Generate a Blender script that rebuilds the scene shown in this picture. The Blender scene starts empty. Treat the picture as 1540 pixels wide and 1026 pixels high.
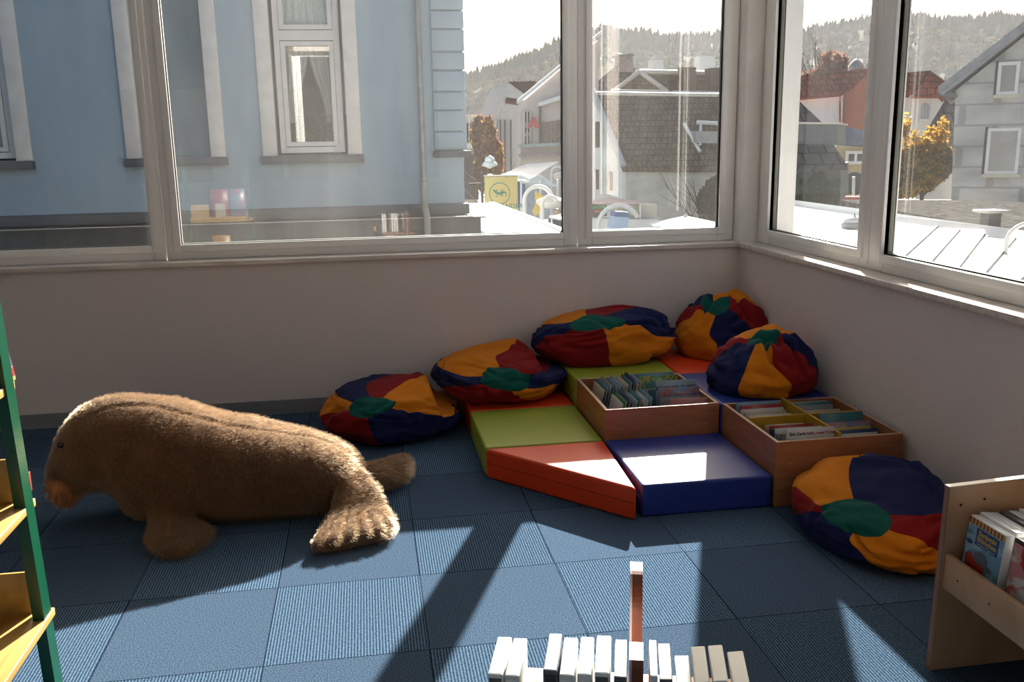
SUN_E=12.0; SKY_E=0.10; EXPO=1.1; HAZE=0.0003
import bpy, bmesh, math, random
from math import sin, cos, pi, radians, sqrt, atan2, exp
from mathutils import Vector as V, Matrix, Euler, noise

SC = bpy.context.scene
COL = SC.collection
rnd = random.Random(7)

# ------------------------------------------------------------------ camera frame
F_PX = 1384.98
PITCH, ROLL, YAW = .2145, -.0178, .1542
CAM = V((-2.3478, -5.5718, 1.6072))
_cy, _sy = cos(YAW), sin(YAW)
FWD = V((_sy*cos(PITCH), _cy*cos(PITCH), -sin(PITCH)))
_r = V((_cy, -_sy, 0)); _u = _r.cross(FWD)
RGT = cos(ROLL)*_r + sin(ROLL)*_u
UPV = -sin(ROLL)*_r + cos(ROLL)*_u

FRAME = [Matrix.Identity(4)]        # plan rotation of the building group being laid out
def W(px, py, val, ax=1):
    """point of the place on the plane <ax>=val that lies in the direction of a photo pixel"""
    v = (px-770)/F_PX*RGT - (py-513)/F_PX*UPV + FWD
    c = FRAME[0].inverted() @ CAM; v = FRAME[0].to_3x3().inverted() @ v
    t = (val - c[ax])/v[ax]
    return c + v*t

# ------------------------------------------------------------------ materials
MATS = {}
def newmat(name):
    m = bpy.data.materials.new(name); m.use_nodes = True
    nt = m.node_tree
    return m, nt, nt.nodes['Principled BSDF'], nt.nodes['Material Output']

def srgb(r, g, b):
    f = lambda c: (c/255/12.92 if c/255 <= .04045 else ((c/255+.055)/1.055)**2.4)
    return (f(r), f(g), f(b), 1)

def N(nt, kind, **kw):
    n = nt.nodes.new(kind)
    for k, v in kw.items():
        if k in n.inputs: n.inputs[k].default_value = v
        else: setattr(n, k, v)
    return n

def coords(nt, scale=(1, 1, 1), rot=(0, 0, 0)):
    tc = nt.nodes.new('ShaderNodeTexCoord'); mp = nt.nodes.new('ShaderNodeMapping')
    mp.inputs['Scale'].default_value = scale; mp.inputs['Rotation'].default_value = rot
    nt.links.new(tc.outputs['Object'], mp.inputs['Vector'])
    return mp.outputs['Vector']

def ramp(nt, fac, stops):
    r = nt.nodes.new('ShaderNodeValToRGB')
    el = r.color_ramp.elements
    while len(el) < len(stops): el.new(.5)
    for e, (p, c) in zip(el, stops):
        e.position = p; e.color = c if len(c) == 4 else (*c, 1)
    nt.links.new(fac, r.inputs['Fac'])
    return r.outputs['Color']

ALB = [1.0]          # overall reflectance of the group of materials being defined
def mul(c, k): return (c[0]*k, c[1]*k, c[2]*k, 1)

def M(name, col, rough=.6, var=.12, scale=6, bump=0, bscale=80, sheen=0, spec=.5, metal=0, coat=0, stretch=(1, 1, 1)):
    """plain procedural material: a base colour with mild mottling and optional bump"""
    if name in MATS: return MATS[name]
    m, nt, b, out = newmat(name)
    col = mul(col, ALB[0])
    b.inputs['Roughness'].default_value = rough
    b.inputs['Metallic'].default_value = metal
    b.inputs['Specular IOR Level'].default_value = spec
    b.inputs['Sheen Weight'].default_value = sheen
    b.inputs['Coat Weight'].default_value = coat
    vec = coords(nt, stretch)
    if var:
        n = N(nt, 'ShaderNodeTexNoise', Scale=scale, Detail=5.0)
        nt.links.new(vec, n.inputs['Vector'])
        c = ramp(nt, n.outputs['Fac'], [(.3, mul(col, 1-var)), (.7, mul(col, 1+var))])
        nt.links.new(c, b.inputs['Base Color'])
    else:
        b.inputs['Base Color'].default_value = col
    if bump:
        n2 = N(nt, 'ShaderNodeTexNoise', Scale=bscale, Detail=3.0)
        nt.links.new(vec, n2.inputs['Vector'])
        bp = N(nt, 'ShaderNodeBump', Strength=bump, Distance=.01)
        nt.links.new(n2.outputs['Fac'], bp.inputs['Height'])
        nt.links.new(bp.outputs['Normal'], b.inputs['Normal'])
    MATS[name] = m
    return m

def wood(name, col, dark, scale=(1, 1, 1), rough=.45, ring=5):
    if name in MATS: return MATS[name]
    m, nt, b, out = newmat(name)
    col, dark = mul(col, ALB[0]), mul(dark, ALB[0])
    vec = coords(nt, scale)
    n = N(nt, 'ShaderNodeTexNoise', Scale=ring, Detail=6.0, Distortion=.6)
    nt.links.new(vec, n.inputs['Vector'])
    c = ramp(nt, n.outputs['Fac'], [(.3, dark), (.55, col), (.8, mul(col, 1.12))])
    nt.links.new(c, b.inputs['Base Color'])
    b.inputs['Roughness'].default_value = rough
    MATS[name] = m
    return m

# ------------------------------------------------------------------ mesh building
class MB:
    def __init__(s): s.v = []; s.f = []; s.m = []; s.sm = []
    def add(s, verts, faces, mi=0, smooth=False):
        o = len(s.v); s.v += [V(p) for p in verts]
        for f in faces:
            s.f.append([o+i for i in f]); s.m.append(mi); s.sm.append(smooth)
        return s
    def box(s, lo, hi, mi=0, top=None, X=None):
        x0, y0, z0 = lo; x1, y1, z1 = hi
        vs = [V(p) for p in ((x0,y0,z0),(x1,y0,z0),(x1,y1,z0),(x0,y1,z0),(x0,y0,z1),(x1,y0,z1),(x1,y1,z1),(x0,y1,z1))]
        if X is not None: vs = [X @ p for p in vs]
        s.add(vs, [(0,3,2,1),(0,1,5,4),(1,2,6,5),(2,3,7,6),(3,0,4,7)], mi)
        s.add(vs, [(4,5,6,7)], mi if top is None else top)
        return s
    def rbox(s, lo, hi, r=.01, seg=3, mi=0, X=None, puff=0):
        """box with rounded edges"""
        bm = bmesh.new(); bmesh.ops.create_cube(bm, size=1)
        sz = [hi[i]-lo[i] for i in range(3)]; c = [(hi[i]+lo[i])/2 for i in range(3)]
        for v in bm.verts: v.co = V((v.co[i]*sz[i]+c[i] for i in range(3)))
        bmesh.ops.bevel(bm, geom=bm.edges[:], offset=r, segments=seg, profile=.5, affect='EDGES')
        s.bm(bm, mi, X, smooth=True)
        return s
    def bm(s, bm, mi=0, X=None, smooth=False):
        bm.verts.ensure_lookup_table(); bm.verts.index_update()
        s.add([X @ v.co if X is not None else v.co.copy() for v in bm.verts], [[v.index for v in f.verts] for f in bm.faces], mi, smooth)
        bm.free()
        return s
    def prism(s, poly, vec, mi=0, cap=None):
        """extrude a planar polygon (list of points) along vec"""
        n = len(poly); P = [V(p) for p in poly]; vec = V(vec)
        vs = P + [p+vec for p in P]
        s.add(vs, [list(range(n))[::-1], list(range(n, 2*n))], mi if cap is None else cap)
        s.add(vs, [(i, (i+1) % n, n+(i+1) % n, n+i) for i in range(n)], mi)
        return s
    def tube(s, pts, r, seg=10, mi=0, caps=True, smooth=True):
        P = [V(p) for p in pts]; n = len(P)
        rs = r if isinstance(r, (list, tuple)) else [r]*n
        ref = None; rings = []
        for i in range(n):
            d = (P[min(i+1, n-1)]-P[max(i-1, 0)]).normalized()
            if ref is None:
                ref = d.cross(V((0, 0, 1)))
                if ref.length < 1e-3: ref = V((1, 0, 0))
            ref = (ref - d*ref.dot(d)).normalized(); o = d.cross(ref)
            rings.append([P[i]+(ref*cos(2*pi*k/seg)+o*sin(2*pi*k/seg))*rs[i] for k in range(seg)])
        vs = [p for rg in rings for p in rg]
        fs = [(i*seg+k, i*seg+(k+1) % seg, (i+1)*seg+(k+1) % seg, (i+1)*seg+k) for i in range(n-1) for k in range(seg)]
        s.add(vs, fs, mi, smooth)
        if caps: s.add(vs, [list(range(seg))[::-1], [(n-1)*seg+k for k in range(seg)]], mi)
        return s
    def lathe(s, prof, c, seg=20, mi=0, axis=2):
        vs = []
        for (r, z) in prof:
            for k in range(seg):
                a = 2*pi*k/seg
                p = (r*cos(a), r*sin(a), z)
                if axis == 1: p = (p[0], p[2], p[1])
                vs.append(V(c)+V(p))
        n = len(prof)
        s.add(vs, [(i*seg+k, i*seg+(k+1) % seg, (i+1)*seg+(k+1) % seg, (i+1)*seg+k) for i in range(n-1) for k in range(seg)], mi, True)
        s.add(vs, [list(range(seg))[::-1], [(n-1)*seg+k for k in range(seg)]], mi)
        return s
    def build(s, name, mats, parent=None, world=True):
        """link as one mesh object; coordinates are in world space unless world=False"""
        me = bpy.data.meshes.new(name)
        vs = s.v if not world else [FRAME[0] @ p for p in s.v]
        if parent is not None and world:
            X = Matrix()
            p = parent
            chain = []
            while p is not None: chain.append(p.matrix_basis.copy()); p = p.parent
            for mtx in reversed(chain): X = X @ mtx
            X = X.inverted(); vs = [X @ p for p in vs]
        me.from_pydata([tuple(p) for p in vs], [], s.f)
        if not isinstance(mats, (list, tuple)): mats = [mats]
        for m in mats: me.materials.append(m)
        me.polygons.foreach_set('material_index', s.m)
        me.polygons.foreach_set('use_smooth', s.sm)
        me.update()
        bm = bmesh.new(); bm.from_mesh(me); bmesh.ops.recalc_face_normals(bm, faces=bm.faces[:]); bm.to_mesh(me); bm.free()
        o = bpy.data.objects.new(name, me); COL.objects.link(o)
        o.parent = parent
        return o

def tag(o, label, cat, group=None, kind=None):
    o['label'] = label; o['category'] = cat
    if group: o['group'] = group
    if kind: o['kind'] = kind
    return o

def thing(name, label, cat, loc=(0, 0, 0), rz=0, group=None):
    o = bpy.data.objects.new(name, None); COL.objects.link(o)
    o.empty_display_size = .05
    o.location = FRAME[0] @ V(loc); o.rotation_euler = (0, 0, rz)
    return tag(o, label, cat, group)

def struct(name, mb, mats, parent=None):
    o = mb.build(name, mats, parent)
    if parent is None: o['kind'] = 'structure'
    return o

def copy_tree(o, parent=None):
    c = o.copy(); COL.objects.link(c); c.parent = parent
    for ch in [x for x in bpy.data.objects if x.parent == o]: copy_tree(ch, c)
    return c

def text_mb(txt, size, X, mi=0, extrude=.0004, align='CENTER', bold=0):
    """lettering as mesh, placed by matrix X (text lies in local xy, facing +z)"""
    cu = bpy.data.curves.new('txt', 'FONT'); cu.body = txt; cu.size = size; cu.align_x = align; cu.align_y = 'CENTER'
    cu.extrude = extrude; cu.offset = bold; cu.resolution_u = 3
    ob = bpy.data.objects.new('txt', cu)
    me = bpy.data.meshes.new_from_object(ob)
    mb = MB(); mb.add([X @ v.co for v in me.vertices], [list(p.vertices) for p in me.polygons], mi)
    bpy.data.objects.remove(ob); bpy.data.curves.remove(cu); bpy.data.meshes.remove(me)
    return mb

def basis(x, y, z, loc):
    m = Matrix.Identity(4)
    for i, a in enumerate((x, y, z)):
        a = V(a).normalized()
        for j in range(3): m[j][i] = a[j]
    for j in range(3): m[j][3] = V(loc)[j]
    return m

ORD = ['first', 'second', 'third', 'fourth', 'fifth', 'sixth', 'seventh', 'eighth', 'ninth', 'tenth', 'eleventh', 'twelfth']
# ------------------------------------------------------------------ room materials
def carpet_mat():
    m, nt, b, out = newmat('carpet_tiles'); L = nt.links.new
    tc = nt.nodes.new('ShaderNodeTexCoord')
    sx = nt.nodes.new('ShaderNodeSeparateXYZ'); L(tc.outputs['Object'], sx.inputs[0])
    def mt(op, a, bb=None, c=None):
        n = nt.nodes.new('ShaderNodeMath'); n.operation = op
        for i, q in enumerate((a, bb, c)):
            if q is None: continue
            if isinstance(q, (int, float)): n.inputs[i].default_value = q
            else: L(q, n.inputs[i])
        return n.outputs[0]
    u = mt('DIVIDE', mt('ADD', sx.outputs[0], 1.69), .524)
    v = mt('DIVIDE', mt('ADD', sx.outputs[1], 2.325), .532)
    fu, fv = mt('FLOOR', u), mt('FLOOR', v)
    par = mt('MODULO', mt('ADD', mt('ADD', fu, fv), 100.0), 2.0)     # 1 = ribbed tile
    ru, rv = mt('FRACT', u), mt('FRACT', v)
    eu = mt('MINIMUM', ru, mt('SUBTRACT', 1.0, ru)); ev = mt('MINIMUM', rv, mt('SUBTRACT', 1.0, rv))
    edge = mt('MINIMUM', eu, ev)
    seam = mt('LESS_THAN', edge, .0045)
    cv = nt.nodes.new('ShaderNodeCombineXYZ'); L(fu, cv.inputs[0]); L(fv, cv.inputs[1])
    wn = nt.nodes.new('ShaderNodeTexWhiteNoise'); wn.noise_dimensions = '2D'; L(cv.outputs[0], wn.inputs[0])
    # loops: fine heather
    n1 = N(nt, 'ShaderNodeTexNoise', Scale=260.0, Detail=2.0); L(tc.outputs['Object'], n1.inputs['Vector'])
    n2 = N(nt, 'ShaderNodeTexNoise', Scale=120.0, Detail=3.0); L(tc.outputs['Object'], n2.inputs['Vector'])
    heather = ramp(nt, n1.outputs['Fac'], [(.30, (.016, .030, .056)), (.5, (.048, .080, .130)), (.68, (.112, .160, .215))])
    # ribs run toward the window, a touch askew
    ribc = mt('ADD', mt('MULTIPLY', sx.outputs[0], 1000.0), mt('MULTIPLY', sx.outputs[1], 0.0))
    rib = mt('SINE', mt('MULTIPLY', ribc, .62))
    ribn = mt('ADD', mt('MULTIPLY', rib, .28), mt('MULTIPLY', n2.outputs['Fac'], 1.0))
    ribcol = ramp(nt, ribn, [(.2, (.018, .037, .070)), (.5, (.054, .092, .145)), (.85, (.110, .168, .232))])
    mx = nt.nodes.new('ShaderNodeMix'); mx.data_type = 'RGBA'
    L(par, mx.inputs['Factor']); L(heather, mx.inputs[6]); L(ribcol, mx.inputs[7])
    hv = nt.nodes.new('ShaderNodeHueSaturation'); L(mx.outputs[2], hv.inputs['Color'])
    L(mt('ADD', .88, mt('MULTIPLY', wn.outputs[0], .24)), hv.inputs['Value'])
    dk = nt.nodes.new('ShaderNodeMix'); dk.data_type = 'RGBA'; dk.blend_type = 'MULTIPLY'
    L(mt('MULTIPLY', seam, .75), dk.inputs['Factor']); L(hv.outputs[0], dk.inputs[6]); dk.inputs[7].default_value = (.1, .1, .12, 1)
    L(dk.outputs[2], b.inputs['Base Color'])
    b.inputs['Roughness'].default_value = .95; b.inputs['Specular IOR Level'].default_value = 0
    hgt = mt('ADD', mt('MULTIPLY', n1.outputs['Fac'], .6), mt('MULTIPLY', mt('MULTIPLY', rib, par), .3))
    bp = N(nt, 'ShaderNodeBump', Strength=.5, Distance=.004); L(hgt, bp.inputs['Height']); L(bp.outputs[0], b.inputs['Normal'])
    return m

def wallpaper():
    m, nt, b, out = newmat('wallpaper'); L = nt.links.new
    vec = coords(nt, (1, 1, 1), (0, .6, .6))
    w = N(nt, 'ShaderNodeTexWave', Scale=60.0, Distortion=6.0, Detail=2.0); w.inputs['Detail Scale'].default_value = 3
    L(vec, w.inputs['Vector'])
    n = N(nt, 'ShaderNodeTexNoise', Scale=220.0, Detail=2.0); L(vec, n.inputs['Vector'])
    a = nt.nodes.new('ShaderNodeMath'); a.operation = 'ADD'; L(w.outputs['Fac'], a.inputs[0]); L(n.outputs['Fac'], a.inputs[1])
    bp = N(nt, 'ShaderNodeBump', Strength=.25, Distance=.003); L(a.outputs[0], bp.inputs['Height']); L(bp.outputs[0], b.inputs['Normal'])
    L(ramp(nt, a.outputs[0], [(.55, (.64, .57, .54)), (1.25, (.72, .65, .615))]), b.inputs['Base Color']); b.inputs['Roughness'].default_value = .8
    return m

def glass_mat():
    m, nt, b, out = newmat('window_glass'); L = nt.links.new
    nt.nodes.remove(b)
    tr = N(nt, 'ShaderNodeBsdfTransparent', Color=(.955, .975, .97, 1))
    gl = N(nt, 'ShaderNodeBsdfGlossy', Roughness=.0, Color=(1, 1, 1, 1))
    tl = N(nt, 'ShaderNodeBsdfTranslucent', Color=(1, .97, .93, 1))
    ge = nt.nodes.new('ShaderNodeNewGeometry'); dt = nt.nodes.new('ShaderNodeVectorMath'); dt.operation = 'DOT_PRODUCT'
    L(ge.outputs['Incoming'], dt.inputs[0]); L(ge.outputs['Normal'], dt.inputs[1])
    def mt(op, a, bb=None):
        n = nt.nodes.new('ShaderNodeMath'); n.operation = op
        for i, q in enumerate((a, bb)):
            if q is None: continue
            if isinstance(q, (int, float)): n.inputs[i].default_value = q
            else: L(q, n.inputs[i])
        return n.outputs[0]
    c_ = mt('ABSOLUTE', dt.outputs['Value'])
    fres = mt('ADD', .075, mt('MULTIPLY', .9, mt('POWER', mt('SUBTRACT', 1.0, c_), 5.0)))    # double glazing
    mx = nt.nodes.new('ShaderNodeMixShader'); L(fres, mx.inputs[0]); L(tr.outputs[0], mx.inputs[1]); L(gl.outputs[0], mx.inputs[2])
    # a film of dust on the outside of the pane
    vec = coords(nt, (1, 1, .25))
    n = N(nt, 'ShaderNodeTexNoise', Scale=3.0, Detail=5.0); L(vec, n.inputs['Vector'])
    r = ramp(nt, n.outputs['Fac'], [(.3, (.010,)*3), (.75, (.026,)*3)])
    m2 = nt.nodes.new('ShaderNodeMixShader'); L(r, m2.inputs[0]); L(mx.outputs[0], m2.inputs[1]); L(tl.outputs[0], m2.inputs[2])
    L(m2.outputs[0], out.inputs['Surface'])
    return m

CARPET = carpet_mat(); WALLP = wallpaper(); GLASS = glass_mat()
PLASTER = M('white_plaster', (.86, .84, .81, 1), .85, .03, 3, .1, 150)
UPVC = M('white_window_frame', (.88, .86, .83, 1), .32, .02, 4)
SEAL = M('rubber_seal', (.20, .20, .16, 1), .6, .1)
MARBLE = M('stone_sill', (.66, .59, .52, 1), .3, .16, 14, stretch=(.4, 2, 2))
SKIRT = M('grey_skirting', (.20, .21, .22, 1), .5, .08, 5)
RENDER_W = M('white_render', (.78, .77, .74, 1), .9, .06, 4, .2, 90)

XL, YF, ZC = -7.0, -8.6, 3.45
ZS = .95                       # top of the window sills
struct('floor', MB().box((XL, YF, -.12), (0, 0, 0)), CARPET)
struct('ceiling', MB().box((XL, YF, ZC), (.35, .35, ZC+.2)), PLASTER)
struct('wall_back', MB().box((XL, 0, -.12), (0, .32, ZS-.03)).box((XL, 0, 3.32), (.0, .32, ZC)), WALLP)
struct('wall_right', MB().box((0, YF, -.12), (.32, .0, ZS-.03)).box((0, -3.75, 3.32), (.32, 0, ZC)).box((0, YF, ZS-.03), (.32, -3.75, ZC)), WALLP)
struct('wall_left', MB().box((XL-.2, YF, -.12), (XL, .32, ZC)), PLASTER)
fw = MB().box((XL, YF-.2, -.12), (.32, YF, 1.0)).box((XL, YF-.2, 2.5), (.32, YF, ZC))
for xa, xb in ((XL, -5.9), (-4.5, -4.2), (-2.8, -2.5), (-1.1, .32)): fw.box((xa, YF-.2, 1.0), (xb, YF, 2.5))
struct('wall_front', fw, PLASTER)
# the rounded white corner pier between the two glazed walls, seen from inside and, through the right window, outside
struct('pillar', MB().box((0.0, 0.0, -.1), (.36, .36, ZC)), RENDER_W)
struct('baseboard_back', MB().box((XL, -.012, 0), (-.0, 0, .085)).box((XL, -.017, 0), (-.0, -.012, .012)), SKIRT)
struct('baseboard_right', MB().box((-.012, YF, 0), (0, -.012, .085)), SKIRT)
struct('trim_1', MB().rbox((XL, -.022, ZS-.03), (-.001, .13, ZS), .004, 2), MARBLE)
struct('trim_2', MB().rbox((-.022, -3.75, ZS-.03), (.13, -.001, ZS), .004, 2), MARBLE)

def window_unit(n, along, a0, a1, fl, fr, depth=.10, zb=ZS, zt=3.32, glaze=.045):
    """one fixed light: outer frame profile with stepped mouldings, black seal and a pane. along 'x' (back wall) or 'y' (right wall)"""
    root = bpy.data.objects.new('window_%d' % n, None); COL.objects.link(root); root['kind'] = 'structure'
    d0, d1 = depth, depth+.075
    g0, g1, gz0, gz1 = a0+fl, a1-fr, zb+.088, zt-.09
    def bx(mb, u0, u1, w0, w1, z0, z1):
        if along == 'x': mb.rbox((u0, w0, z0), (u1, w1, z1), .004, 2)
        else: mb.rbox((w0, u0, z0), (w1, u1, z1), .004, 2)
    fm = MB()
    e = .042
    # outer frame, set back; sash on top of it standing proud
    for (u0, u1, z0, z1) in ((a0, g0, zb, zt), (g1, a1, zb, zt), (g0, g1, zb, gz0), (g0, g1, gz1, zt)):
        bx(fm, u0, u1, d0+.014, d1, z0, z1)
    sash = MB()
    for (u0, u1, z0, z1) in ((g0-e, g0, gz0-e, gz1+e), (g1, g1+e, gz0-e, gz1+e), (g0, g1, gz0-e, gz0), (g0, g1, gz1, gz1+e)):
        bx(sash, u0, u1, d0, d1-.005, z0, z1)
    fm.build('frame', UPVC, root); sash.build('sash', UPVC, root)
    seal = MB(); s = .004
    for (u0, u1, z0, z1) in ((g0, g0+s, gz0, gz1), (g1-s, g1, gz0, gz1), (g0+s, g1-s, gz0, gz0+s), (g0+s, g1-s, gz1-s, gz1)):
        w0 = d0+glaze-.008
        if along == 'x': seal.box((u0, w0, z0), (u1, w0+.022, z1))
        else: seal.box((w0, u0, z0), (w0+.022, u1, z1))
    seal.build('seal', SEAL, root)
    p = MB(); w = d0+glaze
    if along == 'x': p.add([(g0, w, gz0), (g1, w, gz0), (g1, w, gz1), (g0, w, gz1)], [(0, 1, 2, 3)])
    else: p.add([(w, g0, gz0), (w, g1, gz0), (w, g1, gz1), (w, g0, gz1)], [(0, 1, 2, 3)])
    p.build('glass', GLASS, root)
    return root
window_unit(1, 'x', -6.95, -3.525, .1, .072)
window_unit(2, 'x', -3.52, -1.035, .087, .09)
window_unit(3, 'x', -1.03, -.004, .09, .10)
window_unit(4, 'y', -1.33, -.004, .09, .165)
window_unit(5, 'y', -3.75, -1.335, .09, .13)
# far-side window band behind the photographer (seen only as reflections)
for n, xa in ((6, -5.9), (7, -4.2), (8, -2.5)):
    r = bpy.data.objects.new('window_%d' % n, None); COL.objects.link(r); r['kind'] = 'structure'
    mb = MB()
    for lo, hi in (((xa, YF-.12, 1.0), (xa+.07, YF-.05, 2.5)), ((xa+1.33, YF-.12, 1.0), (xa+1.4, YF-.05, 2.5)), ((xa+.665, YF-.12, 1.0), (xa+.735, YF-.05, 2.5)),
                   ((xa+.07, YF-.12, 1.0), (xa+1.33, YF-.05, 1.07)), ((xa+.07, YF-.12, 2.43), (xa+1.33, YF-.05, 2.5))): mb.box(lo, hi)
    mb.build('frame', UPVC, r)
    MB().add([(xa+.07, YF-.09, 1.07), (xa+1.33, YF-.09, 1.07), (xa+1.33, YF-.09, 2.43), (xa+.07, YF-.09, 2.43)], [(0, 1, 2, 3)]).build('glass', GLASS, r)
ALB[0] = .66
# ------------------------------------------------------------------ foam mats
def vinyl(name, col):
    return M(name, col, .42, .04, 5, .06, 350, spec=.38)
V_RED = vinyl('vinyl_orange_red', (1.0, .075, .010, 1))
V_GREEN = vinyl('vinyl_green', (.42, .49, .045, 1))
V_BLUE = vinyl('vinyl_blue', (.024, .055, .33, 1))
THREAD = M('dark_thread', (.03, .03, .03, 1), .8, .1)

def foam(label, poly, h, mat, cat='foam mat', group='foam mats of the reading corner'):
    """upholstered foam block: plan polygon poly (counter-clockwise), soft edges, zip seam round its side"""
    root = thing('foam_mat', label, cat, (sum(p[0] for p in poly)/len(poly), sum(p[1] for p in poly)/len(poly), 0), 0, group)
    bm = bmesh.new()
    vs = [bm.verts.new((x, y, 0.001)) for x, y in poly]
    f = bm.faces.new(vs)
    r = bmesh.ops.extrude_face_region(bm, geom=[f])
    for v in r['geom']:
        if isinstance(v, bmesh.types.BMVert): v.co.z = h
    bmesh.ops.recalc_face_normals(bm, faces=bm.faces[:])
    bmesh.ops.bevel(bm, geom=bm.edges[:], offset=.012, segments=3, profile=.5, affect='EDGES')
    top = [f for f in bm.faces if f.normal.z > .99 and f.calc_center_median().z > h*.9]
    bmesh.ops.inset_region(bm, faces=top, thickness=.05, depth=.0)
    mb = MB().bm(bm, 0, smooth=True)
    mb.sm = [(V(mb.v[f[1]])-V(mb.v[f[0]])).cross(V(mb.v[f[2]])-V(mb.v[f[1]])).length < .003 for f in mb.f]
    mb.build('cover', mat, root)
    # stitched seam, mid height, a hair proud of the side
    s = MB(); n = len(poly); cx, cy = root.location.x, root.location.y
    for i in range(n):
        (x0, y0), (x1, y1) = poly[i], poly[(i+1) % n]
        d = V((x1-x0, y1-y0, 0)).normalized(); o = V((d.y, -d.x, 0))
        a = V((x0, y0, h*.52))+d*.014; b = V((x1, y1, h*.52))-d*.014
        s.prism([a, b, b+V((0, 0, .003)), a+V((0, 0, .003))], o*.0012)
    s.build('seam', mat if mat is not V_RED else M('seam_red', (.35, .02, .005, 1), .6), root)
    return root

X0, X1, X2, X3 = -1.836, -1.238, -.636, -.036
Y0, Y1, Y2, Y3 = -.03, -.702, -1.340, -1.972
g = .004
def sq(xa, xb, ya, yb): return [(xa+g, ya+g), (xb-g, ya+g), (xb-g, yb-g), (xa+g, yb-g)]
foam('low orange-red foam mat under the bean bag with a low green mat in front', sq(X0, X1, Y1, Y0-.06), .15, V_RED)
foam('low green square foam mat left of the book crate', sq(X0, X1, Y2, Y1), .15, V_GREEN)
foam('low orange-red triangular wedge mat at the front left of the platform', [(X0+g, Y2-.012), (X1-.03, Y3-.03), (X1-g, Y2-.012)], .15, V_RED)
foam('low blue square foam mat with a patch of sunlight on top', sq(X1, X2, Y3, Y2), .15, V_BLUE)
foam('tall green foam block behind the left book crate', sq(X1, X2, Y1, Y0-.06), .295, V_GREEN)
foam('tall orange-red foam block in the corner of the room', sq(X2, X3, Y1, Y0-.06), .295, V_RED)
foam('tall blue foam block behind the right book crate', sq(X2, X3, Y2, Y1), .295, V_BLUE)

# ------------------------------------------------------------------ book crates
BEECH = wood('beech_veneer', (.56, .22, .095, 1), (.43, .155, .065, 1), (1.5, 1.5, 9), .42, 3)
BEECH_EDGE = wood('beech_edge', (.72, .46, .32, 1), (.58, .36, .23, 1), (6, 6, 6), .4, 5)
YELLOW_BOARD = M('yellow_board', (.62, .36, .02, 1), .45, .06, 5)
SCREW = M('screw_metal', (.62, .6, .56, 1), .3, .1, metal=.9)
DARK_HOLE = M('dark_hole', (.015, .012, .01, 1), .8, .1)

def crate(label, xa, xb, ya, yb, h, div):
    root = thing('book_crate', label, 'book crate', ((xa+xb)/2, (ya+yb)/2, 0), 0, 'wooden book crates')
    t = .016
    for lo, hi in (((xa, ya, .001), (xb, ya+t, h)), ((xa, yb-t, .001), (xb, yb, h)), ((xa, ya+t, .001), (xa+t, yb-t, h)), ((xb-t, ya+t, .001), (xb, yb-t, h))):
        MB().box(lo, hi, 0, 1).build('side_panel', [BEECH, BEECH_EDGE], root)
    MB().box((xa+t, ya+t, .06), (xb-t, yb-t, .075)).build('base_panel', BEECH, root)
    for lo, hi in div:
        MB().box(lo, hi).build('divider', YELLOW_BOARD, root)
    for k, fx in enumerate((.12, .38, .63, .87)):
        x = xa+(xb-xa)*fx
        mb = MB().lathe([(.0001, ya-.0015), (.0028, ya-.0015), (.0032, ya+.002)], (x, 0, h*.66), 10, 0, 1)
        mb.build('screw', DARK_HOLE if k == 1 else SCREW, root)
    for fx in (.1, .4):
        MB().lathe([(.0001, ya-.0012), (.0028, ya-.0012), (.0032, ya+.002)], (xa+(xb-xa)*fx, 0, h*.2), 10, 0, 1).build('screw', DARK_HOLE, root)
    return root

C1 = (-1.229, -.640, -1.332, -.708)
C2 = (-.628, -.030, -1.968, -1.346)
CH = .300
m1x = -.952; m1y = -1.03
crate('beech book crate set in the middle of the foam mats', *C1, CH, [((C1[0]+.017, -1.262, .08), (m1x-.004, -1.250, .275))])
m2x = (C2[0]+C2[1])/2+.005; m2y = -1.635
crate('beech book crate with a yellow cross divider beside the right wall', *C2, CH,
      [((m2x-.006, C2[2]+.017, .08), (m2x+.006, C2[3]-.017, .318)), ((C2[0]+.017, m2y-.006, .08), (m2x-.006, m2y+.006, .312)),
       ((m2x+.006, m2y-.006, .08), (C2[1]-.017, m2y+.006, .312))])

# ------------------------------------------------------------------ books
PAGES = M('book_pages', (.72, .68, .58, 1), .8, .08, 40, stretch=(40, 1, 1))
def cover_mat(name, col, art=None):
    """printed cover: a base colour, with loose picture blotches of other inks"""
    key = 'cover_'+name
    if key in MATS: return MATS[key]
    if not art: return M(key, col, .35, .07, 9)
    m, nt, b, out = newmat(key)
    col = mul(col, ALB[0]); art = [mul(a_, ALB[0]) for a_ in art]
    vec = coords(nt, (1, 1, 1))
    n = N(nt, 'ShaderNodeTexNoise', Scale=14.0, Detail=2.0, Distortion=.8); nt.links.new(vec, n.inputs['Vector'])
    st = [(.0, col), (.46, col)]
    for i, a in enumerate(art): st += [(.50+i*.09, a), (.55+i*.09, a)]
    nt.links.new(ramp(nt, n.outputs['Fac'], st), b.inputs['Base Color'])
    b.inputs['Roughness'].default_value = .3
    MATS[key] = m
    return m

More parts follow.
